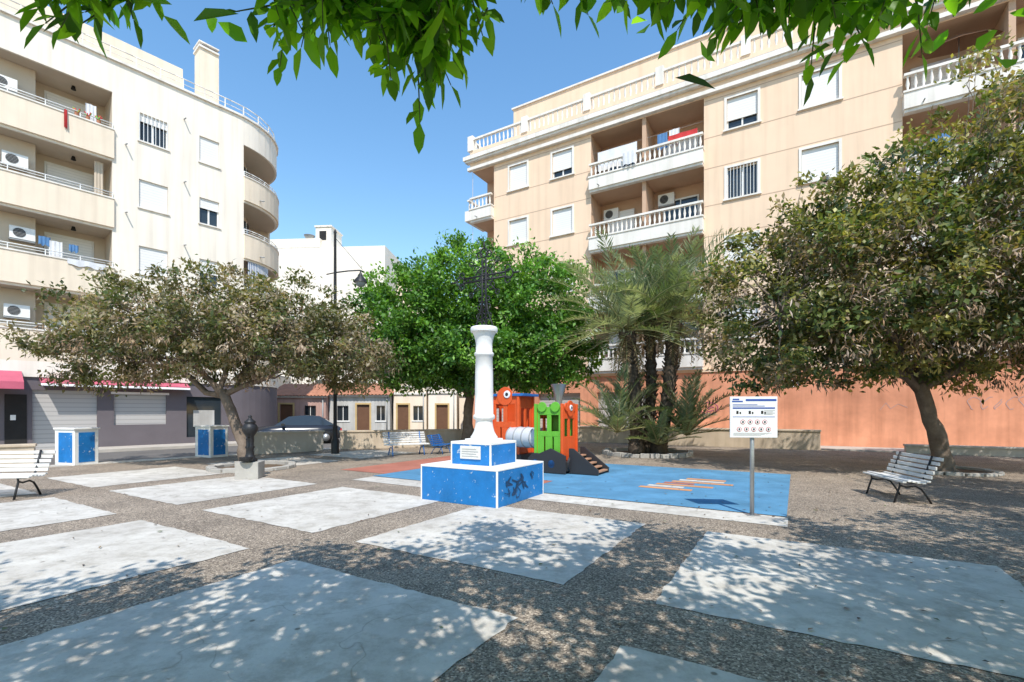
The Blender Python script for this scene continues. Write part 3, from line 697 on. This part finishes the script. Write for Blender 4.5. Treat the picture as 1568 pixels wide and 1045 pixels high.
for t in (.02,.25,.5,.75,.98):
    p=(pts[0][0]+(pts[1][0]-pts[0][0])*t,pts[0][1]+(pts[1][1]-pts[0][1])*t); o.tube('tunnel_rings',M['grey'],[(p[0]+.02,p[1]-.005,.82),(p[0]-.02,p[1]+.005,.82)],.285,28)
cabin(-2.1,-1.25,.25,1.05,.35,1.95,M['torange'],M['torange'])
for x in (-2.1,-1.25):
    for y in (.25,1.05): o.box('posts',M['torange'],x-.04,x+.04,y-.04,y+.04,0,2.02)
for s_,xx_ in ((-1,-2.1),(1,-1.25)):
    o.box('eave_boards',M['tblue'],xx_-.17,xx_+.17,.19,1.1,1.93,2.0)
disc('face_disc',M['torange'],-1.675,.245,1.93,.25,'y',.015)
disc('face_disc',M['signw'],-1.6,.225,1.98,.10,'y',.02); disc('face_disc',M['tblack'],-1.6,.203,1.98,.045,'y',.008)
o.box('chassis',M['tblack'],-2.2,-1.15,.2,1.1,.1,.35)
for x in (-1.9,-1.45): disc('wheels',M['tblack'],x,.19,.22,.2,'y',.05)
o.done(.008)
# ------------------------------------------------------------------ sign
o=Obj('information_sign',(3.48,6.84,0),math.radians(-6))
o.tube('post',M['steel'],[(0,.03,0),(0,.03,1.66)],.03,16)
o.box('base_plate',M['steel'],-.09,.09,-.06,.12,.0,.012)
o.box('panel',M['signw'],-.325,.325,-.03,-.005,1.13,1.72)
y=-.033
def sb(m,x0,x1,z0,z1,dy=0): o.box('pictograms',m,x0,x1,y-dy,y+.002-dy,z0,z1)
sb(M['signb'],-.11,.31,1.655,1.685); sb(M['signb'],-.30,-.15,1.64,1.66); sb(M['signb'],-.29,-.2,1.67,1.69)
for r in range(2): sb(M['signb'],-.29,.05+.1*r,1.60-.02*r,1.608-.02*r)
sb(M['signb'],-.29,.29,1.545,1.565)
for k in range(3):
    cx=-.21+.17*k
    o.add('pictograms',M['dark'],[(cx-.03,y,1.47),(cx+.0,y,1.47),(cx,y,1.515),(cx-.03,y,1.515)],[(0,1,2,3)])
    o.add('pictograms',M['dark'],[(cx+.015,y,1.47),(cx+.035,y,1.47),(cx+.035,y,1.50),(cx+.015,y,1.50)],[(0,1,2,3)])
for k in range(4):
    sb(M['grey'],.14,.29-.03*(k%2),1.515-.018*k,1.521-.018*k)
sb(M['signb'],-.29,.29,1.425,1.432)
def sdisc(m,cx,cz,r,dy=0):
    n=18; o.add('pictograms',m,[(cx+r*math.cos(2*PI*k/n),y-dy,cz+r*math.sin(2*PI*k/n)) for k in range(n)],[tuple(range(n))])
for r_,cz in enumerate((1.355,1.25)):
    for k in range(5 if r_ else 4):
        cx=-.2+.1*k+(0 if r_ else .05); sdisc(M['red'],cx,cz,.034,.001); sdisc(M['signw'],cx,cz,.027,.003); sb(M['dark'],cx-.010,cx+.010,cz-.014,cz+.014,.006)
for k in range(4): sb(M['grey'],-.28,.25-.05*k,1.195-.012*k,1.198-.012*k)
o.done(.003,['panel'])
# ------------------------------------------------------------------ benches
def bench(name,loc,rz,L=1.6,mm=None,mleg=None,sc_=.88):
    o=Obj(name,loc,rz); mm=mm or M['wood']; mleg=mleg or M['iron']
    prof=[(-.24,.43),(-.16,.45),(-.08,.44),(0,.425),(.08,.42),(.155,.45)]
    for k,(yy,zz) in enumerate(prof): o.box('seat',mm,-L/2,L/2,yy-.032,yy+.032,zz-.016,zz+.016)
    for k in range(5):
        zz=.53+.085*k; yy=.20+.028*k+.004*k*k
        o.box('backrest',mm,-L/2,L/2,yy-.014,yy+.014,zz-.032,zz+.032)
    for x in (-L/2+.2,L/2-.2):
        o.tube('legs',mleg,[(x,-.30,0),(x,-.25,.18),(x,-.20,.34),(x,-.22,.41),(x,0,.395),(x,.14,.41),(x,.20,.5),(x,.26,.7),(x,.33,.92)],.018,8)
        o.tube('legs',mleg,[(x,.32,0),(x,.24,.15),(x,.15,.28),(x,.05,.33),(x,-.1,.31),(x,-.2,.34)],.018,8)
    o.done(.006,['seat','backrest']); o.e.scale=(1,sc_,sc_)
def face_rz(fx,fy): return math.atan2(fy,fx)+PI/2
bench('park_bench',(6.66,8.2,0),face_rz(-.95,.22),1.3,sc_=.85)
bench('park_bench',(-9.25,8.2,0),face_rz(.15,-1),1.9)
bench('park_bench',(-3.65,16.4,0),face_rz(.5,-.87),1.5,mleg=M['tblue'])
bench('park_bench',(-2.55,17.0,0),face_rz(.95,-.3),1.0,mm=M['tblue'],mleg=M['tblue'],sc_=.75)
# ------------------------------------------------------------------ fountain, pillars, lamp
o=Obj('drinking_fountain',(-5.92,10.7,0),.2)
o.box('concrete_base',M['conc'],-.24,.24,-.24,.24,0,.38)
o.lathe('body',I,[(.15,.38),(.15,.44),(.11,.47),(.085,.55),(.08,.66),(.10,.70),(.08,.74),(.085,.95),(.11,.99),(.13,1.02),(.16,1.08),(.165,1.14),(.14,1.2),(.10,1.24),(.12,1.26),(.12,1.28),(.06,1.33),(.03,1.36),(.045,1.39),(.02,1.43)],0,0,20)
o.tube('spout',I,[(0,-.08,.93),(0,-.2,.94),(0,-.23,.88)],.017,8); o.tube('spout',I,[(.0,.08,.93),(0,.2,.94),(0,.23,.88)],.017,8)
o.lathe('basin',I,[(.05,.39),(.14,.42),(.15,.5)],0,-.24,12)
o.done(.012,['concrete_base'])
def pillar(x,y,rz):
    o=Obj('gate_pillar',(x,y,0),rz); w=.40;h=1.0
    o.box('core',M['white'],-w,w,-.3,.3,0,h)
    o.box('blue_panel',M['blue'],-w+.16,w-.08,-.306,-.301,.08,h-.08); o.box('blue_panel',M['blue'],w+.001,w+.006,-.2,.2,.08,h-.08)
    o.box('blue_panel',M['blue'],-w-.006,-w-.001,-.2,.2,.08,h-.08)
    o.box('cap',M['white'],-w-.03,w+.03,-.33,.33,h,h+.05); o.done(.012,['core','cap'])
pillar(-12.45,13.55,RZ+.25); pillar(-10.05,15.85,RZ+.1)
o=Obj('street_lamp',(-6.35,17.0,0),.15)
o.lathe('post',I,[(.14,0),(.14,.5),(.10,.55),(.075,.9),(.09,.95),(.065,1.0),(.06,4.5),(.045,7.9),(.06,7.95),(.02,8.05)],0,0,14)
o.tube('arm',I,[(0,0,6.5),(.45,0,6.58),(.85,0,6.62),(.98,0,6.58)],.025,8); o.tube('arm',I,[(0,0,7.75),(.95,0,6.65)],.009,6)
o.tube('arm',I,[(-.0,0,6.5),(-.3,0,6.42)],.02,6)
o.lathe('lantern',I,[(.02,6.58),(.05,6.5),(.08,6.42),(.22,6.25),(.24,6.18)],.88,0,16,cap=False)
o.lathe('lantern',M['grey'],[(.2,6.2),(.16,6.08),(.06,6.02)],.88,0,14); o.done()
# ------------------------------------------------------------------ parked car
def car(x,y,rz,m,z=-.12):
    o=Obj('parked_car',(x,y,z),rz)
    secs=[(-2.05,.35,.62,.66,0),(-1.95,.25,.85,.78,0),(-1.2,.22,.93,.84,0),(-.6,.22,.95,.86,0),(.9,.22,.95,.86,0),(1.8,.22,.92,.82,0),(2.05,.32,.75,.7,0)]
    vs=[];fs=[]
    for X,z0,z1,w,_ in secs: vs+=[(X,-w,z0),(X,-w-.02,(z0+z1)/2),(X,-w+.06,z1),(X,w-.06,z1),(X,w+.02,(z0+z1)/2),(X,w,z0)]
    for i in range(len(secs)-1):
        for k in range(6): a=i*6+k; b=i*6+(k+1)%6; fs.append((a,b,b+6,a+6))
    fs+=[(0,1,2,3,4,5),tuple(range(36,42))[::-1]]
    o.add('body',m,vs,fs,True)
    c=[(-1.1,.93,.76),(-.45,1.38,.62),(.3,1.45,.62),(1.0,1.40,.6),(1.75,.93,.74)]
    vs=[];fs=[]
    for X,zt,w in c: vs+=[(X,-.78,.93),(X,-w,zt),(X,w,zt),(X,.78,.93)]
    for i in range(4):
        a=i*4; o.add('roof',m,[vs[a+1],vs[a+2],vs[a+6],vs[a+5]],[(0,1,2,3)]) if i in(1,2) else o.add('windscreens',M['glass'],[vs[a+1],vs[a+2],vs[a+6],vs[a+5]],[(0,1,2,3)])
        for s in (0,3):
            t=1 if s==0 else 2; o.add('side_windows',M['glass'],[vs[a+s],vs[a+t],vs[a+4+t],vs[a+4+s]],[(0,1,2,3)])
    for X in (-1.3,1.3):
        for s in (-1,1): o.tube('wheels',M['rubber'],[(X,s*.86,.32),(X,s*.66,.32)],.32,20); o.tube('wheels',M['steel'],[(X,s*.87,.32),(X,s*.80,.32)],.19,14)
    for s in (-.6,.6): o.box('lamps',M['signw'],-2.08,-1.98,s-.15,s+.15,.62,.74); o.box('lamps',M['red'],1.99,2.07,s-.14,s+.14,.62,.75)
    o.box('mirrors',m,-.75,-.6,-1.0,-.86,.92,1.04); o.box('mirrors',m,-.75,-.6,.86,1.0,.92,1.04)
    o.done()
car(-11.0,24.5,.35,M['car'])
# ------------------------------------------------------------------ trees
def leaves(parent,name,P,D,Nn,Ln,Wd,C,m,six=False):
    n=len(P); S=np.cross(D,Nn); S/=np.linalg.norm(S,axis=1,keepdims=True)+1e-9; Nn=np.cross(S,D)
    Ln=Ln[:,None]; Wd=Wd[:,None]
    if six:
        V=np.stack([P,P+D*Ln*.33+S*Wd*.48+Nn*Wd*.12,P+D*Ln*.70+S*Wd*.36+Nn*Wd*.03-Nn*Ln*.04,P+D*Ln-Nn*Ln*.14,P+D*Ln*.70-S*Wd*.36+Nn*Wd*.03-Nn*Ln*.04,P+D*Ln*.33-S*Wd*.48+Nn*Wd*.12],1)
        k=6; base=np.array([[0,1,2,3],[0,3,4,5]])
    else:
        V=np.stack([P,P+D*Ln*.45+S*Wd*.5+Nn*Wd*.15,P+D*Ln,P+D*Ln*.45-S*Wd*.5+Nn*Wd*.15],1); k=4; base=np.array([[0,1,2],[0,2,3]])
    F=(np.arange(n)[:,None,None]*k+base[None]).reshape(-1,base.shape[1])
    me=bpy.data.meshes.new(name); me.vertices.add(n*k); me.vertices.foreach_set('co',V.reshape(-1).astype(np.float32))
    me.loops.add(F.size); me.loops.foreach_set('vertex_index',F.reshape(-1).astype(np.int32))
    me.polygons.add(len(F)); me.polygons.foreach_set('loop_start',np.arange(len(F),dtype=np.int32)*F.shape[1])
    try: me.polygons.foreach_set('loop_total',np.full(len(F),F.shape[1],dtype=np.int32))
    except Exception: pass
    me.update(calc_edges=True)
    ca_=me.color_attributes.new('Col','FLOAT_COLOR','POINT')
    CC=np.concatenate([C,np.ones((n,1))],1); CC=np.repeat(CC,k,axis=0)
    ca_.data.foreach_set('color',CC.reshape(-1).astype(np.float32))
    me.materials.append(m); ob=bpy.data.objects.new(name,me); sc.collection.objects.link(ob); ob.parent=parent; return ob
def unit(v): return v/(np.linalg.norm(v,axis=1,keepdims=True)+1e-9)
def clumps(lobes,n,zmin,rmin=.5,zmax=99):
    w=np.array([l[3]*l[4]+l[3]*l[5]+l[4]*l[5] for l in lobes]); w=w/w.sum()
    out=[];od=[]
    while len(out)<n:
        l=lobes[rng.choice(len(lobes),p=w)]; d=rng.normal(size=3); d/=np.linalg.norm(d)
        r=rmin+(1.06-rmin)*rng.random()**.6
        p=np.array(l[:3])+d*np.array(l[3:6])*r
        if p[2]<zmin:
            if rng.random()<.55: p[2]=zmin+rng.random()*.5
            else: continue
        if p[2]>zmax: continue
        out.append(p); od.append(d)
    return np.array(out),np.array(od)
def foliage(parent,name,cen,od,per,spread,Lf,Wf,pal,wts,m,six=False,droop=.15,bvar=.35,flat=.7):
    n=len(cen); idx=np.repeat(np.arange(n),per)
    P=cen[idx]+rng.normal(size=(len(idx),3))*np.array([spread,spread,spread*flat])*(.6+.8*rng.random(n))[idx][:,None]
    D=unit(od[idx]*.5+rng.normal(size=(len(idx),3))*.75+np.array([0,0,-droop]))
    Nn=unit(np.array([0,0,.8])+od[idx]*.5+rng.normal(size=(len(idx),3))*.55)
    pal=np.array(pal); cp=rng.choice(len(pal),size=n,p=wts); lp=rng.choice(len(pal),size=len(idx),p=wts)
    use=rng.random(len(idx))<.6
    C=np.where(use[:,None],pal[cp[idx]],pal[lp])
    C=C*(1-bvar/2+bvar*rng.random(n))[idx][:,None]*(.75+.5*rng.random(len(idx)))[:,None]
    leaves(parent,name,P,D,Nn,Lf*(.7+.6*rng.random(len(idx))),Wf*(.7+.6*rng.random(len(idx))),C,m,six)
def limbpath(p0,p1,n=7,wob=.15,sag=.0):
    p0=Vector(p0);p1=Vector(p1); l=(p1-p0).length; pts=[]
    for i in range(n+1):
        t=i/n; p=p0.lerp(p1,t)
        if 0<i<n: p+=Vector((random.uniform(-1,1),random.uniform(-1,1),random.uniform(-1,1)))*wob*l*.25
        p.z+=math.sin(t*PI)*sag*l
        pts.append(p)
    return pts
def tree(name,trunk,r0,lobes,nc,per,spread,Lf,Wf,pal,wts,zmin,nbr=45,m=None,dead=0,rmin=.5,bvar=.35,sparse=None):
    o=Obj(name)
    tp=[Vector(p) for p in trunk]; rr=[r0*(1.35 if i==0 else 1.0-.3*i/(len(tp)-1)) for i in range(len(tp))]
    dp=[];dr=[]
    for i in range(len(tp)-1):
        for k in range(4):
            t=k/4; dp.append(tp[i].lerp(tp[i+1],t)+Vector((random.uniform(-1,1),random.uniform(-1,1),0))*r0*.12*(1 if i+k else 0)); dr.append(rr[i]*(1-t)+rr[i+1]*t)
    dp.append(tp[-1]);dr.append(rr[-1])
    dr[0]=r0*1.6; dr[1]=r0*1.15
    o.tube('trunk',M['bark'],dp,dr,14,noise=.22)
    top=tp[-1]; cen,od=clumps(lobes,nc,zmin,rmin)
    mains=[]
    for l in lobes:
        e=Vector((l[0],l[1],l[2]-.1*l[5])); pts=limbpath(top-Vector((0,0,.15)),e,7,.22,.06); L=len(pts)
        o.tube('limbs',M['bark'],pts,[r0*.55*(1-.7*i/(L-1)) for i in range(L)],8,noise=.2); mains.append(pts)
    allp=[p for m_ in mains for p in m_[2:]]
    ids=rng.choice(len(cen),size=min(nbr*4,len(cen)),replace=False)
    for q,i in enumerate(ids):
        c=Vector(cen[i]); s=min(allp,key=lambda p:(p-c).length)
        if (c-s).length<.3: continue
        big=q<nbr
        pts=limbpath(s,c,5,.25,.0); o.tube('branches',M['bark'],pts,[(.035 if big else .016)*(1-.75*i_/5) for i_ in range(6)],5)
    foliage(o.e,'foliage',cen,od,per,spread,Lf,Wf,pal,wts,m or M['leaf'],bvar=bvar)
    if dead:
        dc,dd=clumps([(l[0],l[1],l[2]-.25*l[5],l[3]*1.0,l[4]*1.0,l[5]*.75) for l in lobes],dead,zmin-.1,.75)
        foliage(o.e,'dry_twigs',dc,dd,40,spread*.8,Lf*1.15,Wf*.45,[(.32,.20,.115),(.25,.175,.12),(.38,.28,.18)],[.4,.35,.25],M['deadleaf'],droop=1.1)
    if sparse:
        sc_,sd=clumps(sparse[0],sparse[1],zmin,.2)
        for i in range(len(sc_)):
            c=Vector(sc_[i]); s=min(allp,key=lambda p:(p-c).length); o.tube('branches',M['bark'],limbpath(s,c,6,.25),[.03,.025,.02,.016,.012,.008,.005],5)
        foliage(o.e,'upper_foliage',sc_,sd,int(per*.6),spread*.9,Lf,Wf,pal,wts,m or M['leaf'],bvar=bvar)
    o.done()
olive=[(.13,.145,.05),(.20,.18,.09),(.26,.21,.13),(.34,.26,.17),(.075,.10,.03)]
tree('shade_tree',[(-7.25,13.0,-.03),(-7.4,13.05,.6),(-7.75,13.15,1.4),(-8.1,13.25,2.1)],.17,
 [(-11.8,13.8,3.3,1.5,2.0,1.1),(-10.2,13.5,3.8,1.9,2.6,1.4),(-8.4,13.8,4.05,2.0,2.8,1.65),(-6.5,13.9,3.85,1.8,2.7,1.45),(-5.0,14.2,3.3,1.4,2.2,1.1)],
 540,78,.155,.13,.065,olive,[.26,.24,.22,.14,.14],2.25,dead=150,bvar=.7)
green=[(.085,.20,.03),(.13,.28,.035),(.05,.13,.022),(.18,.33,.05)]
tree('ficus_tree',[(-1.9,20,-.03),(-1.85,20,1.0),(-1.8,20,2.4)],.24,
 [(-4.4,20,5.1,2.3,2.5,2.3),(-1.9,20,5.7,2.6,2.8,2.9),(.95,20,5.5,2.3,2.8,2.7),(-4.4,19.8,3.8,2.3,2.3,1.4),(-1.5,19.4,3.8,2.6,2.8,1.4),(1.4,19.8,3.9,2.2,2.4,1.5)],
 1250,72,.20,.18,.10,green,[.35,.3,.15,.2],2.4,nbr=30,bvar=.65)
mix=[(.11,.145,.04),(.20,.20,.06),(.30,.27,.08),(.28,.21,.12),(.055,.085,.025)]
tree('shade_tree',[(10.85,11.9,-.03),(10.75,11.85,.5),(10.4,11.75,1.3),(10.05,11.7,2.2)],.21,
 [(6.8,12,4.2,1.8,2.4,2.1),(8.9,11.8,4.8,2.2,2.9,2.6),(11.0,11.5,5.0,2.4,3.1,2.9),(13.2,11.5,5.2,2.6,3.1,3.0),(15.5,11.5,5.0,2.4,3.0,2.8)],
 960,84,.185,.15,.075,mix,[.26,.24,.18,.16,.16],2.2,dead=330,bvar=.7,
 sparse=([(10.6,11.2,7.8,1.6,1.8,1.1),(12.8,11,8.8,2.4,2.0,2.0),(7.6,11.8,6.6,1.2,1.6,.7)],110))
tree('shade_tree',[(9.6,4.2,-.03),(9.5,4.2,1.0),(9.4,4.3,2.2)],.2,  # unseen tree added out of frame to cast dappled shade on the right
 [(8.9,3.6,4.0,2.2,2.4,1.3),(10.6,5.4,4.1,2.4,2.4,1.4),(9.6,6.6,3.9,1.5,1.7,1.1)],230,80,.22,.15,.075,mix,[.26,.24,.18,.16,.16],2.5,nbr=20,dead=40)
def ringstones(name,cx,cy,r,n,h=.1,soil=True,w=.18,m=None):
    o=Obj(name,(cx,cy,0))
    if soil:
        k=32; o.add('soil',M['soil'],[(0,0,.03)]+[((r-w*.5)*math.cos(2*PI*i/k),(r-w*.5)*math.sin(2*PI*i/k),.013) for i in range(k)],[(0,1+i,1+(i+1)%k) for i in range(k)],True)
    for i in range(n):
        a=2*PI*i/n; d=2*PI*r/n*.47; hh=h*random.uniform(.8,1.2); c,s_=math.cos(a),math.sin(a)
        vs=[(r*c+x*c-y*s_,r*s_+x*s_+y*c,z) for x,y,z in [(-w/2,-d,0),(w/2,-d,0),(w/2,d,0),(-w/2,d,0),(-w/2,-d,hh),(w/2,-d,hh),(w/2,d,hh),(-w/2,d,hh)]]
        o.add('edge_stones',m or M['conc'],vs,[(0,3,2,1),(4,5,6,7),(0,1,5,4),(1,2,6,5),(2,3,7,6),(3,0,4,7)])
    o.done(.012,['edge_stones'])
ringstones('tree_pit',-6.9,12.6,.95,16); ringstones('tree_pit',10.9,12.0,1.0,18,.07); ringstones('tree_pit',-1.9,20,.9,14)
ringstones('palm_planter',4.75,16.7,1.45,30,.14,m=M['conc'])
M['palmstem']=mat('palm_rachis',(.30,.28,.13),.6,.1,3,0,30,.3); M['palmleaf']=leafmat('palm_leaflet',.25)
def palm():
    o=Obj('date_palm'); P=[];D=[];NN=[];Ls=[];Ws=[];C=[]
    def frond(c,az,el,length,droop,col,sub=36):
        p=np.array(c,float); e=el; pts=[p.copy()]; st=length/12
        for i in range(12):
            d=np.array([math.cos(az)*math.cos(e),math.sin(az)*math.cos(e),math.sin(e)]); p=p+d*st; pts.append(p.copy()); e-=droop/12*(.4+.12*i)
        o.tube('rachis',M['palmstem'],[tuple(q) for q in pts],[.026-.0018*i for i in range(13)],5)
        pts=np.array(pts)
        for k in range(sub*2):
            t=.14+.86*(k//2)/sub; i=min(11,int(t*12)); f=t*12-i; q=pts[i]*(1-f)+pts[i+1]*f; tan=pts[i+1]-pts[i]; tan/=np.linalg.norm(tan)
            side=np.cross(tan,[0,0,1]); side/=np.linalg.norm(side)+1e-9; s=1 if k%2 else -1; upv=np.cross(side,tan)
            d=tan*.8+side*s*.7+upv*rng.uniform(.0,.5)+rng.normal(size=3)*.10; d/=np.linalg.norm(d)
            P.append(q);D.append(d);NN.append(upv+side*s*.3);Ls.append((.18+.32*math.sin(PI*min(1,t*.9+.1)))*length/2.9);Ws.append(.045)
            C.append(np.array(col)*rng.uniform(.65,1.35))
    def head(c,n,length,lo,hi,colset,dr=1.2):
        for i in range(n):
            az=i*2.39996+rng.uniform(-.2,.2); u=(i+.5)/n; el=hi+(lo-hi)*u+rng.uniform(-.1,.1)
            frond(c,az,el,length*rng.uniform(.8,1.1),dr*rng.uniform(.6,1.3),colset[rng.choice(len(colset))])
    gc=[(.19,.24,.13),(.27,.31,.20),(.13,.18,.08),(.34,.37,.25)]
    heads=[((4.05,16.7,4.35),48,3.4),((5.75,16.9,4.75),54,3.5),((5.0,17.3,5.1),34,3.1)]
    for c,n,l in heads:
        head(c,n,l,-.25,1.35,gc,.7)
        for i in range(12): frond(c,rng.uniform(0,6.28),rng.uniform(-1.2,-.6),1.7,.7,(.26,.19,.11),22)
    for c,n,l in [((3.6,16.2,.8),20,2.3),((6.0,16.3,.7),22,2.3),((4.9,15.9,.4),14,1.6),((4.3,17.2,1.3),12,1.9)]: head(c,n,l,.25,1.45,gc,.7)
    for (b,t,r) in [((4.35,16.6,0),(4.05,16.7,4.35),.2),((5.15,16.7,0),(5.75,16.9,4.75),.21),((4.85,17.0,0),(5.0,17.3,5.1),.17)]:
        b=Vector(b);t=Vector(t); pts=[b.lerp(t,i/30)+Vector((.12*math.sin(i/30*PI),0,0)) for i in range(31)]
        o.tube('trunk',M['palmbark'],pts,[r*(1.25 if i<3 else 1)*(1+.13*(i%2))*(1+.4*max(0,(i-24)/6)) for i in range(31)],14,noise=.2)
        for k in range(150):
            i=rng.integers(1,30); a=k*2.4; p=pts[i]+Vector((math.cos(a),math.sin(a),0))*r*.9
            q=p+Vector((math.cos(a)*.12,math.sin(a)*.12,.14))*rng.uniform(.6,1.1)
            o.tube('leaf_bases',M['palmbark'],[p,q],[.045,.02],5)
    leaves(o.e,'leaflets',np.array(P),unit(np.array(D)),unit(np.array(NN)),np.array(Ls),np.array(Ws),np.array(C),M['palmleaf'])
    o.done()
palm()
M['twig']=mat('green_twig',(.10,.14,.04),.7,.1,3,0,30,.2)
def near_tree():
    o=Obj('orange_tree')
    tr=[Vector((1.6,-2.6,-.02)),Vector((1.55,-2.5,.8)),Vector((1.4,-2.3,1.8)),Vector((1.3,-2.1,2.6))]
    o.tube('trunk',M['bark'],tr,[.22,.16,.15,.14],12,noise=.15)
    cen=[]
    while len(cen)<660:
        x=rng.uniform(-5.8,7.6); y=rng.uniform(-1.8,3.4)
        lim=1.95+.5*math.sin(x*1.3+1)+.3*math.sin(x*3.1)+.25*math.sin(x*7)
        if x>1.5: lim+=.9
        if y>lim: continue
        if x<-3 and y>1.3+.3*math.sin(x*2): continue
        if x>-.2 and math.sin(x*2.1+.6)*math.sin(y*2.3+x*.8)>.45: continue
        z=rng.uniform(2.9,4.3)
        zc_=1.5+.885*max(y,0)+.52
        if z<zc_: z=zc_+rng.random()*.4
        cen.append((x,y,z))
    cen=np.array(cen)
    hang=[(-.95,1.95,3.02),(-.75,1.9,2.98),(-.55,1.85,2.95),(-.38,1.85,2.88),(-.42,1.8,2.80),(-.30,1.8,2.82),(-.22,1.85,2.88),(-.62,1.95,3.1),(-.35,1.95,3.05),(-.5,2.0,3.15),(-.85,2.0,3.2),
      (-.68,1.85,2.98),(-.48,1.9,2.98),(-.28,1.9,2.98),(-.20,1.95,3.1),(-.8,1.95,3.1),(-.36,1.75,2.78),
      (-1.65,1.75,2.93),(-1.8,1.8,3.02),(-1.5,1.8,3.08),(-1.55,1.7,2.90),
      (.10,1.9,3.18),(.35,1.9,3.18),(.62,1.9,3.12),(.85,1.85,3.03),(1.0,1.85,2.98),(1.2,1.8,2.95),(1.38,1.8,2.98),(1.6,1.85,3.06),(1.05,1.9,3.1),(1.3,1.9,3.1),(.75,1.95,3.2),(1.75,1.9,3.18),(.95,1.95,3.15),(1.15,1.95,3.15),(1.45,1.95,3.18)]
    hang=np.array(hang); hang[:,2]+=.055
    pal=[(.09,.22,.015),(.14,.32,.02),(.20,.40,.03),(.055,.14,.015)]; w=[.3,.3,.25,.15]
    od=unit(np.stack([cen[:,0]*.1,cen[:,1]*.1,np.ones(len(cen))*.4],1))
    foliage(o.e,'foliage',cen,od,62,.22,.14,.070,pal,w,M['leaf2'],six=True,droop=.5)
    P=[];D=[];C=[]
    for h in hang:
        for b in range(5):
            s=h+np.array([rng.normal()*.09,rng.normal()*.12,.14+rng.random()*.1]); e=h+np.array([rng.normal()*.09,rng.normal()*.10,-.0+rng.normal()*.05])
            o.tube('twigs',M['twig'],[tuple(s),tuple((s+e)/2+np.array([.01,0,.02])),tuple(e)],[.005,.004,.002],5)
            d=(e-s)/np.linalg.norm(e-s)
            for k in range(9):
                t=k/8; q=s+(e-s)*t; a=k*2.4
                side=np.array([math.cos(a),math.sin(a),0]); dd=d*.5+side*.75+np.array([0,0,-.3])+rng.normal(size=3)*.15
                if k==8: dd=d+rng.normal(size=3)*.1
                P.append(q);D.append(dd);C.append(np.array(pal[rng.choice(4,p=w)])*rng.uniform(.8,1.4))
    n=len(P); NNn=unit(np.array([0,-.6,1.0])+rng.normal(size=(n,3))*.5)
    leaves(o.e,'hanging_leaves',np.array(P),unit(np.array(D)),NNn,.110*(.7+.5*rng.random(n)),.048*(.8+.4*rng.random(n)),np.array(C),M['leaf2'],True)
    top=tr[-1]
    for i in range(0,len(cen),6):
        c=Vector(cen[i]); o.tube('branches',M['bark'],limbpath(top if i%12 else tr[2].lerp(top,.6),c,6,.18),[.04,.032,.026,.02,.014,.009,.005],6)
    for i in range(0,len(hang),3):
        c=Vector(hang[i])+Vector((0,0,.2)); o.tube('branches',M['bark'],limbpath(top,c,6,.12,.1),[.03,.022,.016,.012,.009,.007,.005],6)
    o.done()
near_tree()
n=1100
P=np.stack([rng.uniform(-9,12,n),rng.uniform(2.2,17,n),np.full(n,.018)],1); P[:500,0]=rng.uniform(1,12,500)
D=unit(np.stack([rng.normal(size=n),rng.normal(size=n),rng.normal(size=n)*.08],1)); NN=unit(np.array([0,0,1.])+rng.normal(size=(n,3))*.15)
Cc=np.array([(.13,.08,.045),(.22,.15,.07),(.07,.05,.035),(.10,.13,.04)])[rng.integers(0,4,n)]
leaves(None,'fallen_leaves',P,D,NN,rng.uniform(.03,.075,n),rng.uniform(.015,.035,n),Cc,M['deadleaf'])
o=Obj('pigeon',(7.95,12.0,7.35),.6)
o.tube('body',M['feather'],[(-.16,0,-.02),(-.08,0,.0),(0,0,.03),(.08,0,.09),(.11,0,.15)],[.015,.05,.065,.04,.025],10)
o.lathe('head',M['feather'],[(.005,.13),(.025,.145),(.03,.165),(.02,.185),(.003,.195)],.12,0,10); o.tube('beak',M['grey'],[(.14,0,.165),(.17,0,.16)],[.008,.002],5)
o.tube('legs',M['red'],[(0,.02,-.02),(0,.02,-.08)],.005,4); o.tube('legs',M['red'],[(0,-.02,-.02),(0,-.02,-.08)],.005,4); o.done()
# ------------------------------------------------------------------ light, sky, camera
el=math.radians(53); hx,hy=.16,-1.0; hl=math.hypot(hx,hy); hx/=hl; hy/=hl
ts=Vector((math.cos(el)*hx,math.cos(el)*hy,math.sin(el)))
sd=bpy.data.lights.new('sun','SUN'); sd.energy=5.0; sd.angle=math.radians(.5); sd.color=(1,.955,.89)
so=bpy.data.objects.new('sun',sd); sc.collection.objects.link(so); so.rotation_euler=ts.to_track_quat('Z','Y').to_euler(); so.location=(0,-20,40)
w=bpy.data.worlds.new('World'); sc.world=w; w.use_nodes=True; nt=w.node_tree; bg=nt.nodes['Background']
sk=nt.nodes.new('ShaderNodeTexSky'); sk.sky_type='NISHITA'; sk.sun_disc=False; sk.sun_elevation=el; sk.sun_rotation=math.atan2(hx,hy); sk.air_density=1.5; sk.dust_density=.1; sk.ozone_density=2.2; sk.altitude=0
hs=nt.nodes.new('ShaderNodeHueSaturation'); hs.inputs['Saturation'].default_value=1.22; hs.inputs['Value'].default_value=1.75
nt.links.new(sk.outputs[0],hs.inputs['Color']); nt.links.new(hs.outputs[0],bg.inputs['Color']); bg.inputs['Strength'].default_value=.13
cd=bpy.data.cameras.new('camera'); cd.lens=725/1568*36; cd.sensor_width=36; cd.shift_y=108.5/1568; cd.clip_end=1500; cd.clip_start=.05
co=bpy.data.objects.new('camera',cd); sc.collection.objects.link(co); co.location=(0,0,1.5); co.rotation_euler=(PI/2,0,0); sc.camera=co
sc.view_settings.view_transform='Standard'; sc.view_settings.look='None'; sc.view_settings.exposure=0
